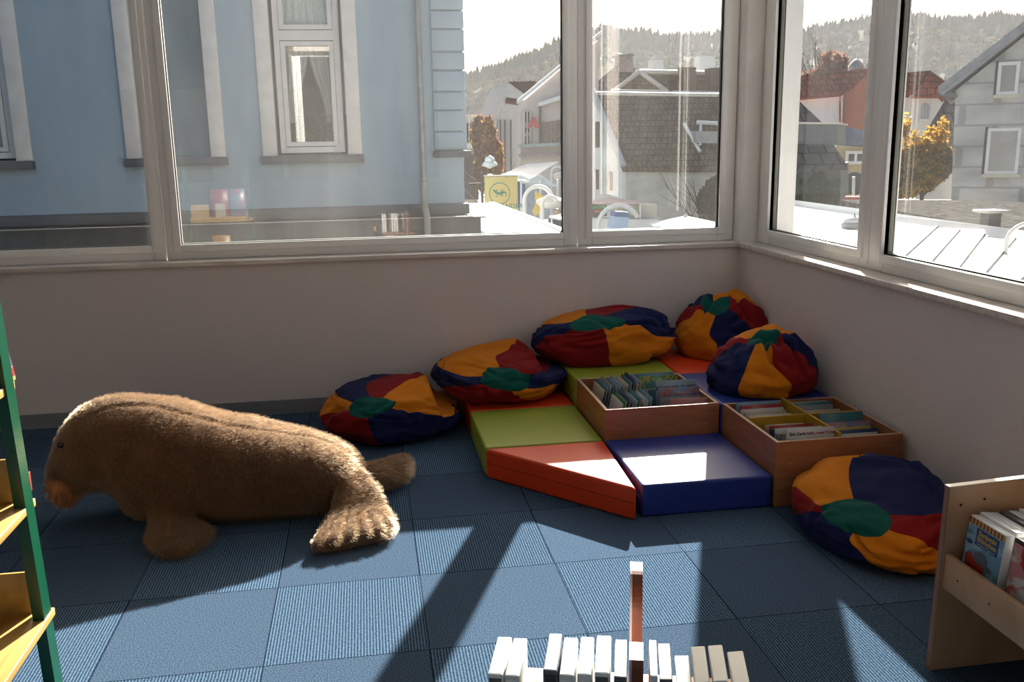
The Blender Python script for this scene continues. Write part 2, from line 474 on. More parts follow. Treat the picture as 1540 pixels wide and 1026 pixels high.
CC = {'sky blue': (.16, .34, .46, 1), 'pale blue': (.34, .47, .52, 1), 'dark blue': (.02, .05, .16, 1), 'teal': (.05, .22, .26, 1), 'white': (.72, .70, .66, 1),
      'cream': (.62, .55, .40, 1), 'green': (.08, .26, .08, 1), 'pink': (.62, .26, .24, 1), 'red': (.42, .03, .03, 1), 'grey': (.30, .32, .33, 1),
      'yellow': (.60, .46, .06, 1), 'black': (.025, .025, .03, 1), 'violet': (.16, .10, .26, 1), 'brown': (.20, .10, .05, 1)}
CV = {k: cover_mat(k.replace(' ', '_'), c) for k, c in CC.items()}
CV['green picture'] = cover_mat('green_picture', CC['green'], [(.55, .5, .08, 1), (.1, .3, .3, 1)])
CV['blue picture'] = cover_mat('blue_picture', (.13, .25, .42, 1), [(.5, .2, .2, 1), (.2, .4, .55, 1)])
CV['mixed picture'] = cover_mat('mixed_picture', (.45, .42, .34, 1), [(.25, .3, .12, 1), (.2, .3, .4, 1)])

BOOK_GROUP = {}
def book(label, X, w, h, t, col, group, cat='picture book', text=None, tcol='black', tsize=.03, ty=.8):
    """X maps local book space (x across the cover, z up the spine, y through the thickness; front cover at -y) to the place"""
    root = thing('picture_book', label, cat, X.translation, 0, group)
    root.matrix_basis = X
    c = CV[col] if isinstance(col, str) else col
    ct = min(.0025, t*.2)
    mb = MB()
    mb.rbox((0, -ct, 0), (w, 0, h), .0009, 1).rbox((0, t-2*ct, 0), (w, t-ct, h), .0009, 1).box((-.0012, -ct, 0), (.0012, t-ct, h))
    mb.build('cover', c, root, world=False)
    MB().box((.0013, .0002, .003), (w-.004, t-2*ct-.0002, h-.004)).build('pages', PAGES, root, world=False)
    if text:
        T = basis((1, 0, 0), (0, 0, 1), (0, -1, 0), (w/2, -ct-.0006, h*ty))
        text_mb(text, tsize, T).build('title', CV[tcol], root, world=False)
    return root

def cam_facing(x, y, z, lean=0, turn=0):
    """cover toward -y, leaning back"""
    return Matrix.Translation((x, y, z)) @ Matrix.Rotation(turn, 4, 'Z') @ Matrix.Rotation(-lean, 4, 'X')
def side_facing(x, y, z, lean, turn=0):
    """cover toward -x, spine edge toward +y (book runs along y), leaning toward -x or +x"""
    return Matrix.Translation((x, y, z)) @ Matrix.Rotation(-pi/2+turn, 4, 'Z') @ Matrix.Rotation(lean, 4, 'X')

zb = .076
G1 = 'picture books in the crate amid the mats'
# right half of crate one: covers toward the room
for (x, y, w, h, t, col, lab, tx, tc, ts, ty) in (
    (-.905, -.758, .225, .262, .010, 'sky blue', 'pale blue picture book hindmost in the crate amid the mats', None, None, 0, 0),
    (-.925, -.800, .235, .250, .008, 'cream', 'cream picture book peeking out left of the green picture book', None, None, 0, 0),
    (-.905, -.825, .225, .262, .010, 'green picture', 'picture book with a green and yellow meadow cover in the crate', None, None, 0, 0),
    (-.895, -.868, .235, .205, .008, 'cream', 'low cream picture book just in front of the green meadow one', None, None, 0, 0),
    (-.900, -1.010, .22, .235, .008, 'teal', 'dark teal picture book half hidden behind the one titled with capital letters', None, None, 0, 0),
    (-.870, -1.045, .215, .290, .010, 'pale blue', 'light blue picture book with the black capital title ALLES ERLAUBT', 'ALLES ERLAUBT?', 'black', .031, .85),
    (-.880, -1.120, .222, .270, .010, 'blue picture', 'blue picture book with red lettering in front of the capital-titled one', 'Mein Märchenbuch', 'red', .022, .86),
    (-.885, -1.150, .225, .232, .008, 'grey', 'grey picture book between the blue and the pink one', None, None, 0, 0),
    (-.860, -1.240, .210, .245, .010, 'pink', 'pink picture book foremost in the crate amid the mats', None, None, 0, 0)):
    book(lab, cam_facing(x, y, zb, .10 if y < -1 else .06), w, h-.020, t, col, G1, text=tx, tcol=tc or 'black', tsize=ts or .02, ty=ty or .8)
# left half: spines up in three packs, covers sideways
k = 0
def pack(n, x0, dx, y, cols, w, h, lean, name, thick=.010, turn=0, ydrift=0):
    for i in range(n):
        col = cols[i % len(cols)]
        lab = '%s picture book, %s from left in the %s pack, crate among mats' % (col, ORD[i], name)
        book(lab, side_facing(x0+i*dx, y+ydrift*i, zb, lean, turn), w, h+.012*((i*7) % 3), thick, col, G1)
pack(8, -1.195, .0185, -.79, ['cream', 'teal', 'grey', 'black', 'sky blue', 'pale blue', 'sky blue', 'cream'], .20, .232, -.20, 'back left', ydrift=.004)
pack(5, -1.035, .0175, -.735, ['cream', 'teal', 'dark blue', 'cream', 'pale blue'], .19, .235, -.16, 'back middle')
pack(9, -1.165, .0185, -1.035, ['white', 'green', 'dark blue', 'dark blue', 'pale blue', 'teal', 'cream', 'white', 'sky blue'], .20, .224, -.22, 'front left')
book('small white picture book by the yellow divider in the crate amid the mats', side_facing(-1.195, -1.268, zb, -.08), .044, .205, .008, 'white', G1)

G2 = 'picture books in the crate by the wall'
xa, xm, xb = C2[0]+.03, m2x+.02, C2[1]-.03
def row(xs, y0, dy, items, where):
    for i, (w, h, col, tx, tc, ts, ty) in enumerate(items):
        lab = ('%s picture book, %s from the front, %s quarter of crate by wall' % (col, ORD[i], where))
        if tx: lab = '%s picture book with a printed title, %s quarter of crate by wall' % (col, where)
        if tx == 'FUCHS': tx = None
        book(lab, cam_facing(xs+(i % 2)*.008, y0+i*dy, zb, .12), w, h-.028, .009, col, G2, text=tx, tcol=tc or 'black', tsize=ts or .02, ty=ty or .8)
row(xa+.03, -1.925, .030, [(.215, .235, 'red', None, None, 0, 0), (.215, .255, 'mixed picture', None, None, 0, 0), (.22, .245, 'grey', None, None, 0, 0),
                      (.225, .26, 'white', 'Max Spatzendieb', 'black', .016, .83), (.215, .25, 'dark blue', None, None, 0, 0), (.21, .255, 'red', None, None, 0, 0), (.19, .25, 'cream', None, None, 0, 0)], 'front left')
# the white book with the fox title stands foremost
bk = book('white picture book with a black and red title, foremost in crate by wall', cam_facing(xa+.040, -1.945, zb, .12), .225, .262, .009, 'white', G2)
text_mb('Eric Carle', .0185, basis((1, 0, 0), (0, 0, 1), (0, -1, 0), (.050, -.0032, .240)), bold=.0004).build('title', CV['black'], bk, world=False)
text_mb('Hallo, roter Fuchs', .0185, basis((1, 0, 0), (0, 0, 1), (0, -1, 0), (.158, -.0032, .240)), bold=.0002).build('title', CV['red'], bk, world=False)
row(xa+.02, -1.59, .026, [(.215, .235, 'white', None, None, 0, 0), (.215, .24, 'white', None, None, 0, 0), (.22, .235, 'cream', None, None, 0, 0),
                      (.215, .245, 'cream', None, None, 0, 0), (.22, .25, 'white', None, None, 0, 0), (.215, .262, 'red', None, None, 0, 0), (.23, .27, 'sky blue', None, None, 0, 0), (.20, .245, 'teal', None, None, 0, 0)], 'back left')
row(xm, -1.925, .037, [(.19, .245, 'white', 'Boot', 'black', .014, .8), (.205, .25, 'dark blue', None, None, 0, 0), (.20, .25, 'yellow', None, None, 0, 0),
                      (.215, .262, 'blue picture', None, None, 0, 0), (.21, .255, 'violet', None, None, 0, 0), (.215, .285, 'teal', None, None, 0, 0)], 'front right')
row(xm, -1.59, .034, [(.21, .24, 'mixed picture', None, None, 0, 0), (.20, .245, 'cream', None, None, 0, 0), (.215, .235, 'mixed picture', None, None, 0, 0), (.20, .25, 'grey', None, None, 0, 0),
                      (.21, .255, 'teal', None, None, 0, 0), (.2, .25, 'pale blue', None, None, 0, 0)], 'back right')

# ------------------------------------------------------------------ A-shaped display rack at the left edge
GREENP = M('green_lacquer', (.006, .10, .05, 1), .25, .05, 5)
PINE = wood('yellow_wood', (.72, .45, .13, 1), (.60, .34, .08, 1), (8, 1.2, 8), .35, 3)
rk = thing('display_rack', 'wooden display rack with a green upright and yellow wood shelves at the left edge', 'display rack', (-3.6, -2.86, 0))
for x in (-3.352, -3.90):
    MB().prism([(x-.016, -2.905, 0), (x+.016, -2.905, 0), (x-.024, -2.905, 1.62), (x-.056, -2.905, 1.62)], (0, .06, 0)).build('upright', GREENP, rk)
for z, d, xr in ((.225, .50, -3.338), (.578, .42, -3.351), (.935, .34, -3.364)):
    s = MB().rbox((-3.91, -2.845-d, z), (xr, -2.825, z+.024), .003, 2).build('shelf_board', PINE, rk)
    MB().rbox((-3.90, -2.853, z+.025), (xr-.05, -2.84, z+.155), .003, 2).build('back_lip', PINE, s)
    s = MB().rbox((-3.89, -2.84, z+.001), (-3.40, -2.715, z+.02), .003, 2).build('rear_shelf', PINE, rk)
    MB().rbox((-3.89, -2.722, z+.021), (-3.405, -2.715, z+.05), .002, 2).build('front_lip', PINE, s)
def rear(label, x1, z, w, h, col, ins=None):
    """a picture book standing on the window side of the rack, cover toward the window"""
    X = Matrix.Translation((x1, -2.735, z+.022)) @ Matrix.Rotation(pi, 4, 'Z') @ Matrix.Rotation(-.05, 4, 'X')
    b = book(label, X, w, h, .012, col, 'books on the window side of the display rack')
    if ins: MB().box((w*.2, -.0035, h*.1), (w*.8, -.0026, h*.55)).build('picture', ins, b, world=False)
    return b
rear('red picture book with a yellow panel on the window side of the rack', -3.55, .935, .15, .27, 'red', CV['cream'])
rear('blue picture book on the top window side shelf of the rack', -3.405, .935, .14, .27, 'blue picture')
rear('orange picture book on the middle window side shelf of the rack', -3.56, .578, .16, .22, cover_mat('orange_cover', (.62, .30, .04, 1)), CV['pale blue'])
q_ = W(26, 578, -2.77)
b_ = book('white and blue book with a red foot jutting out behind the green rack upright', Matrix.Translation((q_.x-.012, -2.82, .957)) @ Matrix.Rotation(-.13, 4, 'Y') @ Matrix.Rotation(pi/2, 4, 'Z'), .07, .15, .014, 'white', 'books on the window side of the display rack')
MB().box((-.002, -.0035, .03), (.068, -.0027, .13)).build('picture', CV['violet'], b_, world=False)
MB().box((-.002, -.0036, .002), (.068, -.0027, .028)).build('foot_band', CV['red'], b_, world=False)
q_ = W(51, 742, -2.77)
book('small red book just showing behind the green rack upright', Matrix.Translation((q_.x-.012, -2.82, .60)) @ Matrix.Rotation(pi/2, 4, 'Z'), .07, .06, .012, 'red', 'books on the window side of the display rack')

# ------------------------------------------------------------------ book trough by the right wall
PLY = wood('birch_plywood', (.80, .47, .25, 1), (.66, .37, .18, 1), (2, 2, 1.2), .4, 3)
PLY_EDGE = wood('plywood_edge', (.50, .24, .14, 1), (.30, .13, .07, 1), (60, 60, 1), .5, 2)
PLY_SUNLIT = wood('plywood_sunlit_edge', (.72, .62, .54, 1), (.6, .5, .42, 1), (1, 60, 1), .4, 2)  # top edge made paler, its sunlight is put into the colour
tr = thing('book_trough', 'low plywood book trough by the right wall with boxes standing in it', 'book trough', (-.4, -3.6, 0))
poly = [(-.712, -3.262, .001), (-.10, -3.262, .001), (-.10, -3.262, .615), (-.700, -3.262, .592)]
ep = MB().prism(poly, (0, .022, 0), 0)
ep.build('end_panel', PLY, tr)
MB().prism([(-.7135, -3.262, .001), (-.7125, -3.262, .001), (-.7005, -3.262, .5925), (-.7015, -3.262, .5925)], (0, .022, 0)).build('edge_band', PLY_EDGE, tr)
MB().prism([(-.7015, -3.262, .5925), (-.10, -3.262, .6155), (-.10, -3.262, .6175), (-.7015, -3.262, .5945)], (0, .022, 0)).build('edge_band', PLY_SUNLIT, tr)
MB().rbox((-.698, -4.35, .275), (-.680, -3.263, .385), .003, 2).build('front_rail', PLY, tr)
MB().rbox((-.679, -4.35, .275), (-.20, -3.264, .292), .003, 2).build('base_board', PLY, tr)
MB().rbox((-.199, -4.35, .275), (-.18, -3.264, .56), .003, 2).build('back_board', PLY, tr)
for (x, z) in ((-.66, .535), (-.585, .548)):
    MB().lathe([(.0001, -3.2635), (.0035, -3.2635), (.004, -3.261)], (x, 0, z), 10, 0, 1).build('peg_hole', DARK_HOLE, tr)
for y in (-3.33, -3.47):
    m_ = MB(); 
    for s_ in [0]: m_.tube([(-.6985, y, .33), (-.6965, y, .33)], .0035, 10)
    m_.build('peg_hole', DARK_HOLE, tr)

ALB[0] = 1.0
WHITE_CASE = M('white_plastic_case', (.86, .85, .82, 1), .35, .04, 6)
GREY_CASE = M('grey_plastic_case', (.10, .10, .095, 1), .35, .1, 6)
BLACK_CASE = M('black_plastic_case', (.02, .02, .022, 1), .3, .1, 6)
MARBLED = cover_mat('marbled', (.20, .22, .23, 1), [(.10, .12, .15, 1), (.24, .26, .27, 1)])
ALB[0] = .7
STRIPE = {'r': M('ink_red', (.50, .03, .02, 1), .35, .05), 'o': M('ink_orange', (.72, .25, .03, 1), .35, .05), 'y': M('ink_yellow', (.75, .50, .08, 1), .35, .05),
          'b': M('ink_blue', (.03, .06, .22, 1), .35, .05), 's': M('ink_sky', (.30, .52, .66, 1), .35, .08, 12), 'g': M('ink_grey', (.14, .15, .16, 1), .35, .1, 14)}

def mediabox(label, X, w, h, t, mat, group, side=None, cat='media case'):
    root = thing('media_case', label, cat, X.translation, 0, group); root.matrix_basis = X
    MB().rbox((0, 0, 0), (w, t, h), .0025, 2).build('shell', mat, root, world=False)
    if side: MB().rbox((.004, -.0009, .005), (w-.004, .0, h-.012), .0004, 1).build('printed_sleeve', side, root, world=False)
    MB().box((w*.02, t*.5-.0006, h-.0002), (w*.98, t*.5+.0006, h+.0004)).build('split_line', GREY_CASE, root, world=False)
    return root
GT = 'cases in the trough by the right wall'
def tx(y, dx, dz=0, turn=0): return Matrix.Translation((-.672+dx, y, .293+dz)) @ Matrix.Rotation(-pi/2+turn, 4, 'Z') @ Matrix.Rotation(-.10, 4, 'X')
# first pack: covers toward the rail, stacked back in +x. local x runs toward the camera (-y)
first = mediabox('white case with a striped picture cover and title, against the trough rail', tx(-3.29, .004), .155, .225, .026, WHITE_CASE, GT)
fc = MB().box((.001, -.0012, .002), (.154, -.0002, .222)).build('picture', cover_mat('sky_picture', CC['sky blue'], [(.40, .60, .70, 1), (.25, .45, .6, 1)]), first, world=False)
Tb = lambda x, z, d=.0016: basis((1, 0, 0), (0, 0, 1), (0, -1, 0), (x, -d, z))
st = MB()
for i in range(20): st.box((.002+i*.0076, -.0022, .205), (.002+(i+1)*.0076, -.0012, .222), i % 2)
st.build('striped_border', [STRIPE['r'], STRIPE['y']], first, world=False)
MB().box((.040, -.0018, .150), (.135, -.0012, .200)).build('title_panel', STRIPE['b'], first, world=False)
text_mb('Benjamin', .021, Tb(.088, .188, .0022), bold=.0006).build('title', STRIPE['y'], first, world=False)
text_mb('Blümchen', .021, Tb(.088, .170, .0022), bold=.0006).build('title', STRIPE['y'], first, world=False)
text_mb('Der kleine Flugsaurier', .0085, Tb(.088, .156, .0022)).build('title', CV['white'], first, world=False)
# generic toy aeroplane and truck printed on the cover
pl_ = MB()
def disc(cx, cz, rx, rz, d, mi): pl_.prism([(cx+rx*cos(a*2*pi/20), -d, cz+rz*sin(a*2*pi/20)) for a in range(20)], (0, .0004, 0), mi)
disc(.055, .085, .042, .026, .0020, 0); disc(.028, .100, .018, .022, .0021, 0); disc(.075, .118, .030, .020, .0022, 1); disc(.105, .1, .02, .008, .0022, 1)
disc(.018, .150, .014, .007, .0020, 2); disc(.125, .055, .016, .016, .0021, 3); disc(.128, .035, .014, .008, .0021, 1)
pl_.build('printed_motif', [STRIPE['r'], STRIPE['g'], STRIPE['b'], STRIPE['y']], first, world=False)
for i in range(1, 6):
    mediabox('white case, %s behind the striped one in the trough by the right wall' % ORD[i-1], tx(-3.285-.002*(i % 2), .004+.031*i), .155, .225+.004*(i % 2), .026, [WHITE_CASE, WHITE_CASE, WHITE_CASE, GREY_CASE, WHITE_CASE, WHITE_CASE][i], GT)
c2 = mediabox('dark open case with a pink spine strip beside the striped one', tx(-3.475, .004), .150, .235, .036, BLACK_CASE, GT, cover_mat('pink_picture', CC['white'], [CC['pink'], CC['red']]))
MB().box((.004, .002, .2352), (.146, .006, .2362)).build('lid_edge', WHITE_CASE, c2, world=False)
c3 = mediabox('case with an orange and sky blue cover nearest in the trough rail', tx(-3.66, .004), .150, .225, .026, WHITE_CASE, GT)
MB().box((.001, -.0012, .002), (.149, -.0002, .222)).build('picture', cover_mat('sea_picture', CC['sky blue'], [STRIPE['o'] and (.72, .3, .06, 1), (.2, .45, .2, 1)]), c3, world=False)
for i in range(1, 5):
    mediabox('pale case, %s behind the dark open one in the trough by the right wall' % ORD[i-1], tx(-3.478, .012+.034*i), .150, .232, .028, WHITE_CASE if i != 3 else GREY_CASE, GT)

# ------------------------------------------------------------------ trough of cases in the foreground
MDF = wood('mdf_edge', (.36, .095, .04, 1), (.26, .06, .025, 1), (60, 60, 1.5), .45, 2)
MELAM = M('white_melamine', (.95, .73, .70, 1), .3, .03)
FA = -.287
o_ = W(957, 993, .845, 2)
ft = thing('case_trough', 'wooden trough of white cases with a rounded upright divider in the foreground', 'book trough', (o_.x, o_.y, 0), FA)
FX = Matrix.Translation((o_.x, o_.y, 0)) @ Matrix.Rotation(FA, 4, 'Z')
FI = FX.inverted()
# local frame: u along the row, v away from the viewer. divider outline: tall rounded tab with a shoulder towards the viewer
sh = FI @ W(957, 966, .845, 2); v1 = sh.y
tp_ = .925
T0, TR, TZ = .150, .062, .895                              # tall rounded tab at the far end of the divider
prof = [(T0+2*TR, .60), (-.16, .60), (-.16, .70), (-.02, .70), (-.004, .835), (0, .845), (v1, .845), (v1+.006, .835), (v1+.012, .72), (T0-.012, .72), (T0, .74)]
prof += [(T0+TR*(1-cos(a*pi/24)), TZ-TR+TR*sin(a*pi/24)) for a in range(0, 25)]
hw_ = .0105
MB().prism([(-hw_+.004, y, z) for y, z in prof], (2*hw_-.004, 0, 0)).build('divider', MDF, ft, world=False)
MB().prism([(-hw_, y, z) for y, z in prof], (.0038, 0, 0)).build('divider_facing', MELAM, ft, world=False)
BZ = .655
for sa, sb in ((-.26, -.013), (.013, .20)):
    MB().rbox((sa, -.15, BZ-.02), (sb, .27, BZ), .003, 2).build('base_board', BEECH, ft, world=False)
    MB().rbox((sa, -.149, BZ+.001), (sb, -.135, BZ+.05), .003, 2).build('front_rail', PINE, ft, world=False)
for u_ in (-.25, .15): MB().rbox((u_, -.13, 0), (u_+.04, .13, BZ-.021), .004, 2).build('leg', BEECH, ft, world=False)
_w = W(790, 1020, .80, 2); _l = FI @ _w
MB().rbox((_l.x-.018, _l.y-.05, BZ+.002), (_l.x+.018, _l.y+.0, .80), .003, 2).build('spacer_block', PINE, ft, world=False)
GF = 'cases in the foreground trough'
def fbox(label, px, py, w, h, dp, mat, lean=0, turn=0, side=None):
    p = FI @ W(px, py, BZ+h, 2)                        # far left top corner of the case
    p.x -= h*sin(lean)
    X = FX @ Matrix.Translation((p.x, p.y-dp, BZ+.001+(w*sin(-lean) if lean < 0 else 0)*0)) @ Matrix.Rotation(turn, 4, 'Z') @ Matrix.Rotation(lean, 4, 'Y')
    root = thing('media_case', label, 'media case', X.translation, 0, GF); root.matrix_basis = X
    MB().rbox((0, 0, 0), (w, dp, h), .002, 2).build('shell', mat, root, world=False)
    MB().rbox((.002, -.0008, .004), (w-.002, 0, h-.006), .0003, 1).build('spine_label', side or WHITE_CASE, root, world=False)
    MB().box((w*.08, dp*.03, h-.0002), (w*.92, dp*.97, h+.0006)).build('top_panel', mat, root, world=False)
    return root
fb = [(749, 958, .022, WHITE_CASE, 'white case at the left end of the foreground trough', GREY_CASE), (773, 960, .021, WHITE_CASE, 'white case second from the left end of the foreground trough', None),
      (826, 953, .021, MARBLED, 'marbled case beside the gap in the foreground trough', BLACK_CASE), (849, 959, .021, WHITE_CASE, 'white case just right of the gap-side marbled case in the foreground trough', None),
      (874, 958, .020, WHITE_CASE, 'white case midway between the two marbled cases in the foreground trough', None), (898, 956, .022, WHITE_CASE, 'white case just left of the marbled case at the divider', GREY_CASE),
      (925, 962, .019, MARBLED, 'marbled case touching the divider in the foreground trough', BLACK_CASE)]
for px, py, w_, m_, lab, sd in fb:
    fbox(lab, px, py, w_, .195 + (958-py)*.0006, .105, m_, side=sd)
fr = [(976, 963, .011, WHITE_CASE, 'thin white case just right of the divider in the foreground trough', 0), (989, 968, .019, GREY_CASE, 'grey case leaning beside the thin white one in the foreground trough', -.06),
      (1014, 986, .022, WHITE_CASE, 'short white case right of the grey case in the foreground trough', -.10), (1038, 972, .022, WHITE_CASE, 'white case third from the right end of the foreground trough', -.12),
      (1064, 970, .022, WHITE_CASE, 'white case second from the right end of the foreground trough', -.14), (1093, 979, .024, WHITE_CASE, 'white case leaning at the right end of the foreground trough', -.16)]
for px, py, w_, m_, lab, ln in fr:
    fbox(lab, px, py, w_, .195 + (966-py)*.0006, .10, m_, lean=ln)

ALB[0] = .70
# ------------------------------------------------------------------ bean bags
def cloth(name, col):
    return M(name, col, .85, .07, 9, .25, 900, sheen=.03, spec=.12)
BB = {'b': cloth('blue_cotton', (.014, .021, .092, 1)), 'o': cloth('orange_cotton', (.85, .26, .010, 1)), 'r': cloth('red_cotton', (.30, .010, .012, 1)), 'g': cloth('green_cotton', (.006, .115, .085, 1))}
BB_ORDER = ['b', 'o', 'r', 'g']
BB_M = [BB[k] for k in BB_ORDER]

def sstep(a, b, x):
    t = max(0, min(1, (x-a)/(b-a))); return t*t*(3-2*t)

NS, NR, NCAP = 26, 84, 8            # points per wedge, rings, rings of the round cap
def bean_bag(label, c, base, R, rz, pole, bounds, cols, cap, seed, sag, lumps=(), ramp_xy=(0, 0), folds=18, depth=.02, strokes=(), wide=1.0, under=None, taper=0):
    """sewn ball of six wedges round a cap, slumped on a surface. bounds: wedge borders clockwise from up; lumps: (direction, width, amount);
    strokes: hand-placed creases (from direction, to direction, width, depth); folds: how many loose creases lie about"""
    P = V(pole).normalized(); U = V((0, 0, 1)); U = (U-P*U.dot(P)).normalized(); Rt = U.cross(P)
    rr = random.Random(seed*17+3)
    phis, cid = [], []
    for i in range(6):
        a0, a1 = bounds[i], bounds[(i+1) % 6]
        while a1 <= a0: a1 += 360
        for k in range(NS): phis.append(radians(a0+(a1-a0)*k/NS)); cid.append(cols[i])
    S = len(phis)
    ths = [cap*i/NCAP for i in range(1, NCAP+1)] + [cap+(pi-cap-.05)*i/(NR-NCAP) for i in range(1, NR-NCAP+1)]
    Rm = Matrix.Rotation(rz, 3, 'Z'); RT = Rm.transposed(); H = R[2]
    so = V((seed*3.7, seed*1.3, seed*.7))
    # creases: short curved strokes, mostly running away from the cap or round the flank
    ST = [(V(a).normalized(), V(b).normalized(), w_, d_) for a, b, w_, d_ in strokes]
    for _ in range(folds):
        a = V((rr.gauss(0, 1), rr.gauss(-.4, 1), rr.gauss(.35, .6))).normalized()
        t = V((rr.gauss(0, 1), rr.gauss(0, 1), rr.gauss(0, .45))); t = (t-a*t.dot(a)).normalized()
        L_ = rr.uniform(.35, .95)
        ST.append((a, (a+t*L_).normalized(), rr.uniform(.045, .10)*wide, depth*rr.uniform(.5, 1.2)))
    STP = []
    for a, b, w_, d_ in ST:
        bend = V((rr.uniform(-1, 1), rr.uniform(-1, 1), rr.uniform(-1, 1)))*.10
        STP.append((a, b, (a+b).normalized(), (a-b).length*.75, w_, d_, bend))
    def crease(n):
        d = 0
        for a, b, m_, rad, w_, dp, bend in STP:
            q = n-m_
            if q.length > rad+3*w_: continue
            ab = b-a; t = (n-a).dot(ab)/ab.length_squared
            if t < -.15 or t > 1.15: continue
            p = a+ab*t+bend*(4*t*(1-t))
            sd = ab.cross(m_).normalized(); x = (n-p).dot(sd)/w_
            if abs(x) > 4: continue
            fade = max(0, sin(pi*max(0, min(1, (t+.15)/1.3))))**.7
            d += dp*fade*(-1.15*exp(-x*x*1.6)+.75*exp(-(x-1.45)**2)+.45*exp(-(x+1.7)**2*.8))
        return d
    def place(nv):
        w_ = V((noise.noise(nv*1.4+so), noise.noise(nv*1.4+so+V((9, 0, 0))), noise.noise(nv*1.4+so+V((0, 9, 0)))))
        nv = (nv+w_*.22).normalized()
        q = RT @ nv
        q = q*(1/(abs(q.x)**2.2+abs(q.y)**2.2+abs(q.z)**2.2)**(1/2.2))
        d = .09*noise.noise(nv*1.8+so)+.05*noise.noise(nv*3.7+so)+.018*noise.noise(nv*8+so)+.006*noise.noise(nv*19+so)
        for (ld, lw, la) in lumps: d += la*exp(-((nv-V(ld).normalized()).length/lw)**2)
        p = V((q.x*R[0], q.y*R[1], q.z*H))*(1+d)
        p += V((q.x/R[0], q.y/R[1], q.z/H)).normalized()*crease(nv)
        z = p.z+H*sag
        if z < 0:
            k = 1+min(.08, -z/H*.1); p.x *= k; p.y *= k; z *= .02
        p.z = z*(1+ramp_xy[0]*p.x/R[0]+ramp_xy[1]*p.y/R[1])
        if taper:
            k = 1-taper*min(1, p.z/(H*1.5)); p.x *= k; p.y *= k
        p = Rm @ p + V((c[0], c[1], base+.004))
        if under:                                   # a neighbour lies on this end
            p.z = base+.004+min(p.z-base-.004, under[2]-base+(1-sstep(under[0], under[1], p.x))*.5) if p.x > under[0] else p.z
        if p.x > -.006: p.x = -.0065
        if p.y > -.006: p.y = -.0065
        return p
    def dirv(t, f): return cos(t)*P + sin(t)*(cos(f)*U+sin(f)*Rt)
    vs = [place(P)] + [place(dirv(t, f)) for t in ths for f in phis] + [place(-P)]
    fs, ms = [], []
    for k in range(S): fs.append([0, 1+(k+1) % S, 1+k]); ms.append(3)
    for i in range(len(ths)-1):
        for k in range(S):
            a = 1+i*S+k; b = 1+i*S+(k+1) % S
            fs.append([a, b, b+S, a+S]); ms.append(3 if i < NCAP-1 else BB_ORDER.index(cid[k]))
    o0 = 1+(len(ths)-1)*S
    for k in range(S): fs.append([len(vs)-1, o0+k, o0+(k+1) % S]); ms.append(3)
    mb = MB(); mb.v = vs; mb.f = fs; mb.m = ms; mb.sm = [True]*len(fs)
    return tag(mb.build('bean_bag', BB_M), label, 'bean bag', 'patchwork bean bags')
bean_bag('patchwork bean bag flat on the carpet, between the plush walrus and the foam mats', (-2.255, -.470), 0, (.375, .37, .171), .1, (-.378, -.733, .566),
         [-72, -8, 22, 96, 168, 250], 'brobro', .32, 1, .7, [((.5, 0, .9), .5, .1)], folds=20, depth=.016, under=(-2.16, -1.98, .135))
bean_bag('patchwork bean bag slumped on the low orange-red mat against the back wall', (-1.622, -.339), .15, (.376, .378, .144), -.02, (-.113, -1.152, .387),
         [-115, -62, 6, 62, 116, 160], 'borbor', .42, 2, .75, [((.3, .4, 1), .28, .22), ((-.45, .1, .9), .4, .1)], folds=20, depth=.016,
         strokes=[((.15, .2, 1), (.5, -.1, .7), .07, .035)], under=(-1.52, -1.38, .295))
bean_bag('long patchwork bean bag on the tall green block, below the window sill', (-.962, -.232), .295, (.438, .283, .173), .03, (-.161, -.602, .782),
         [-122, -72, -12, 30, 100, 168], 'borbor', .31, 3, .7, [((.6, .2, .85), .5, .14), ((-.7, 0, .6), .5, -.05)], folds=20, depth=.015)
bean_bag('patchwork bean bag propped up in the corner of the room', (-.205, -.284), .295, (.313, .262, .208), -.3, (-.40, -.36, .80),
         [-75, -12, 42, 100, 165, 238], 'borbor', .24, 4, .6, [((.35, .2, .95), .3, .26), ((-.35, .1, .9), .3, .15)], folds=11, depth=.026, wide=1.5, taper=.12,
         strokes=[((.1, .1, 1), (.2, -.7, .5), .09, .05), ((.5, -.2, .8), (.7, -.6, .2), .08, .04), ((-.2, .0, 1), (-.6, -.4, .5), .08, .035)])
bean_bag('patchwork bean bag on the tall blue block by the right wall', (-.300, -1.077), .295, (.315, .29, .185), .35, (-.222, -.337, .915),
         [-70, 55, 96, 140, 196, 258], 'obrobr', .33, 5, .62, [((.4, .55, .8), .35, .22), ((.1, -.9, -.1), .4, .1)], folds=11, depth=.022, wide=1.5, taper=.30,
         strokes=[((.25, -.3, .9), (.35, -.9, .1), .08, .05), ((-.2, -.5, .8), (-.1, -1, .1), .08, .035), ((.5, .1, .85), (.8, -.4, .3), .09, .05)])
bean_bag('large patchwork bean bag on the carpet beside the plywood trough', (-.38, -2.362), 0, (.275, .383, .164), .2, (-.629, -.337, .701),
         [-100, -22, 56, 98, 162, 232], 'obrobr', .38, 6, .65, ramp_xy=(.3, .15), folds=16, depth=.014,
         strokes=[((-.1, .5, .85), (.75, .1, .65), .07, .03), ((.3, -.8, .5), (.8, -.3, .5), .07, .025)])

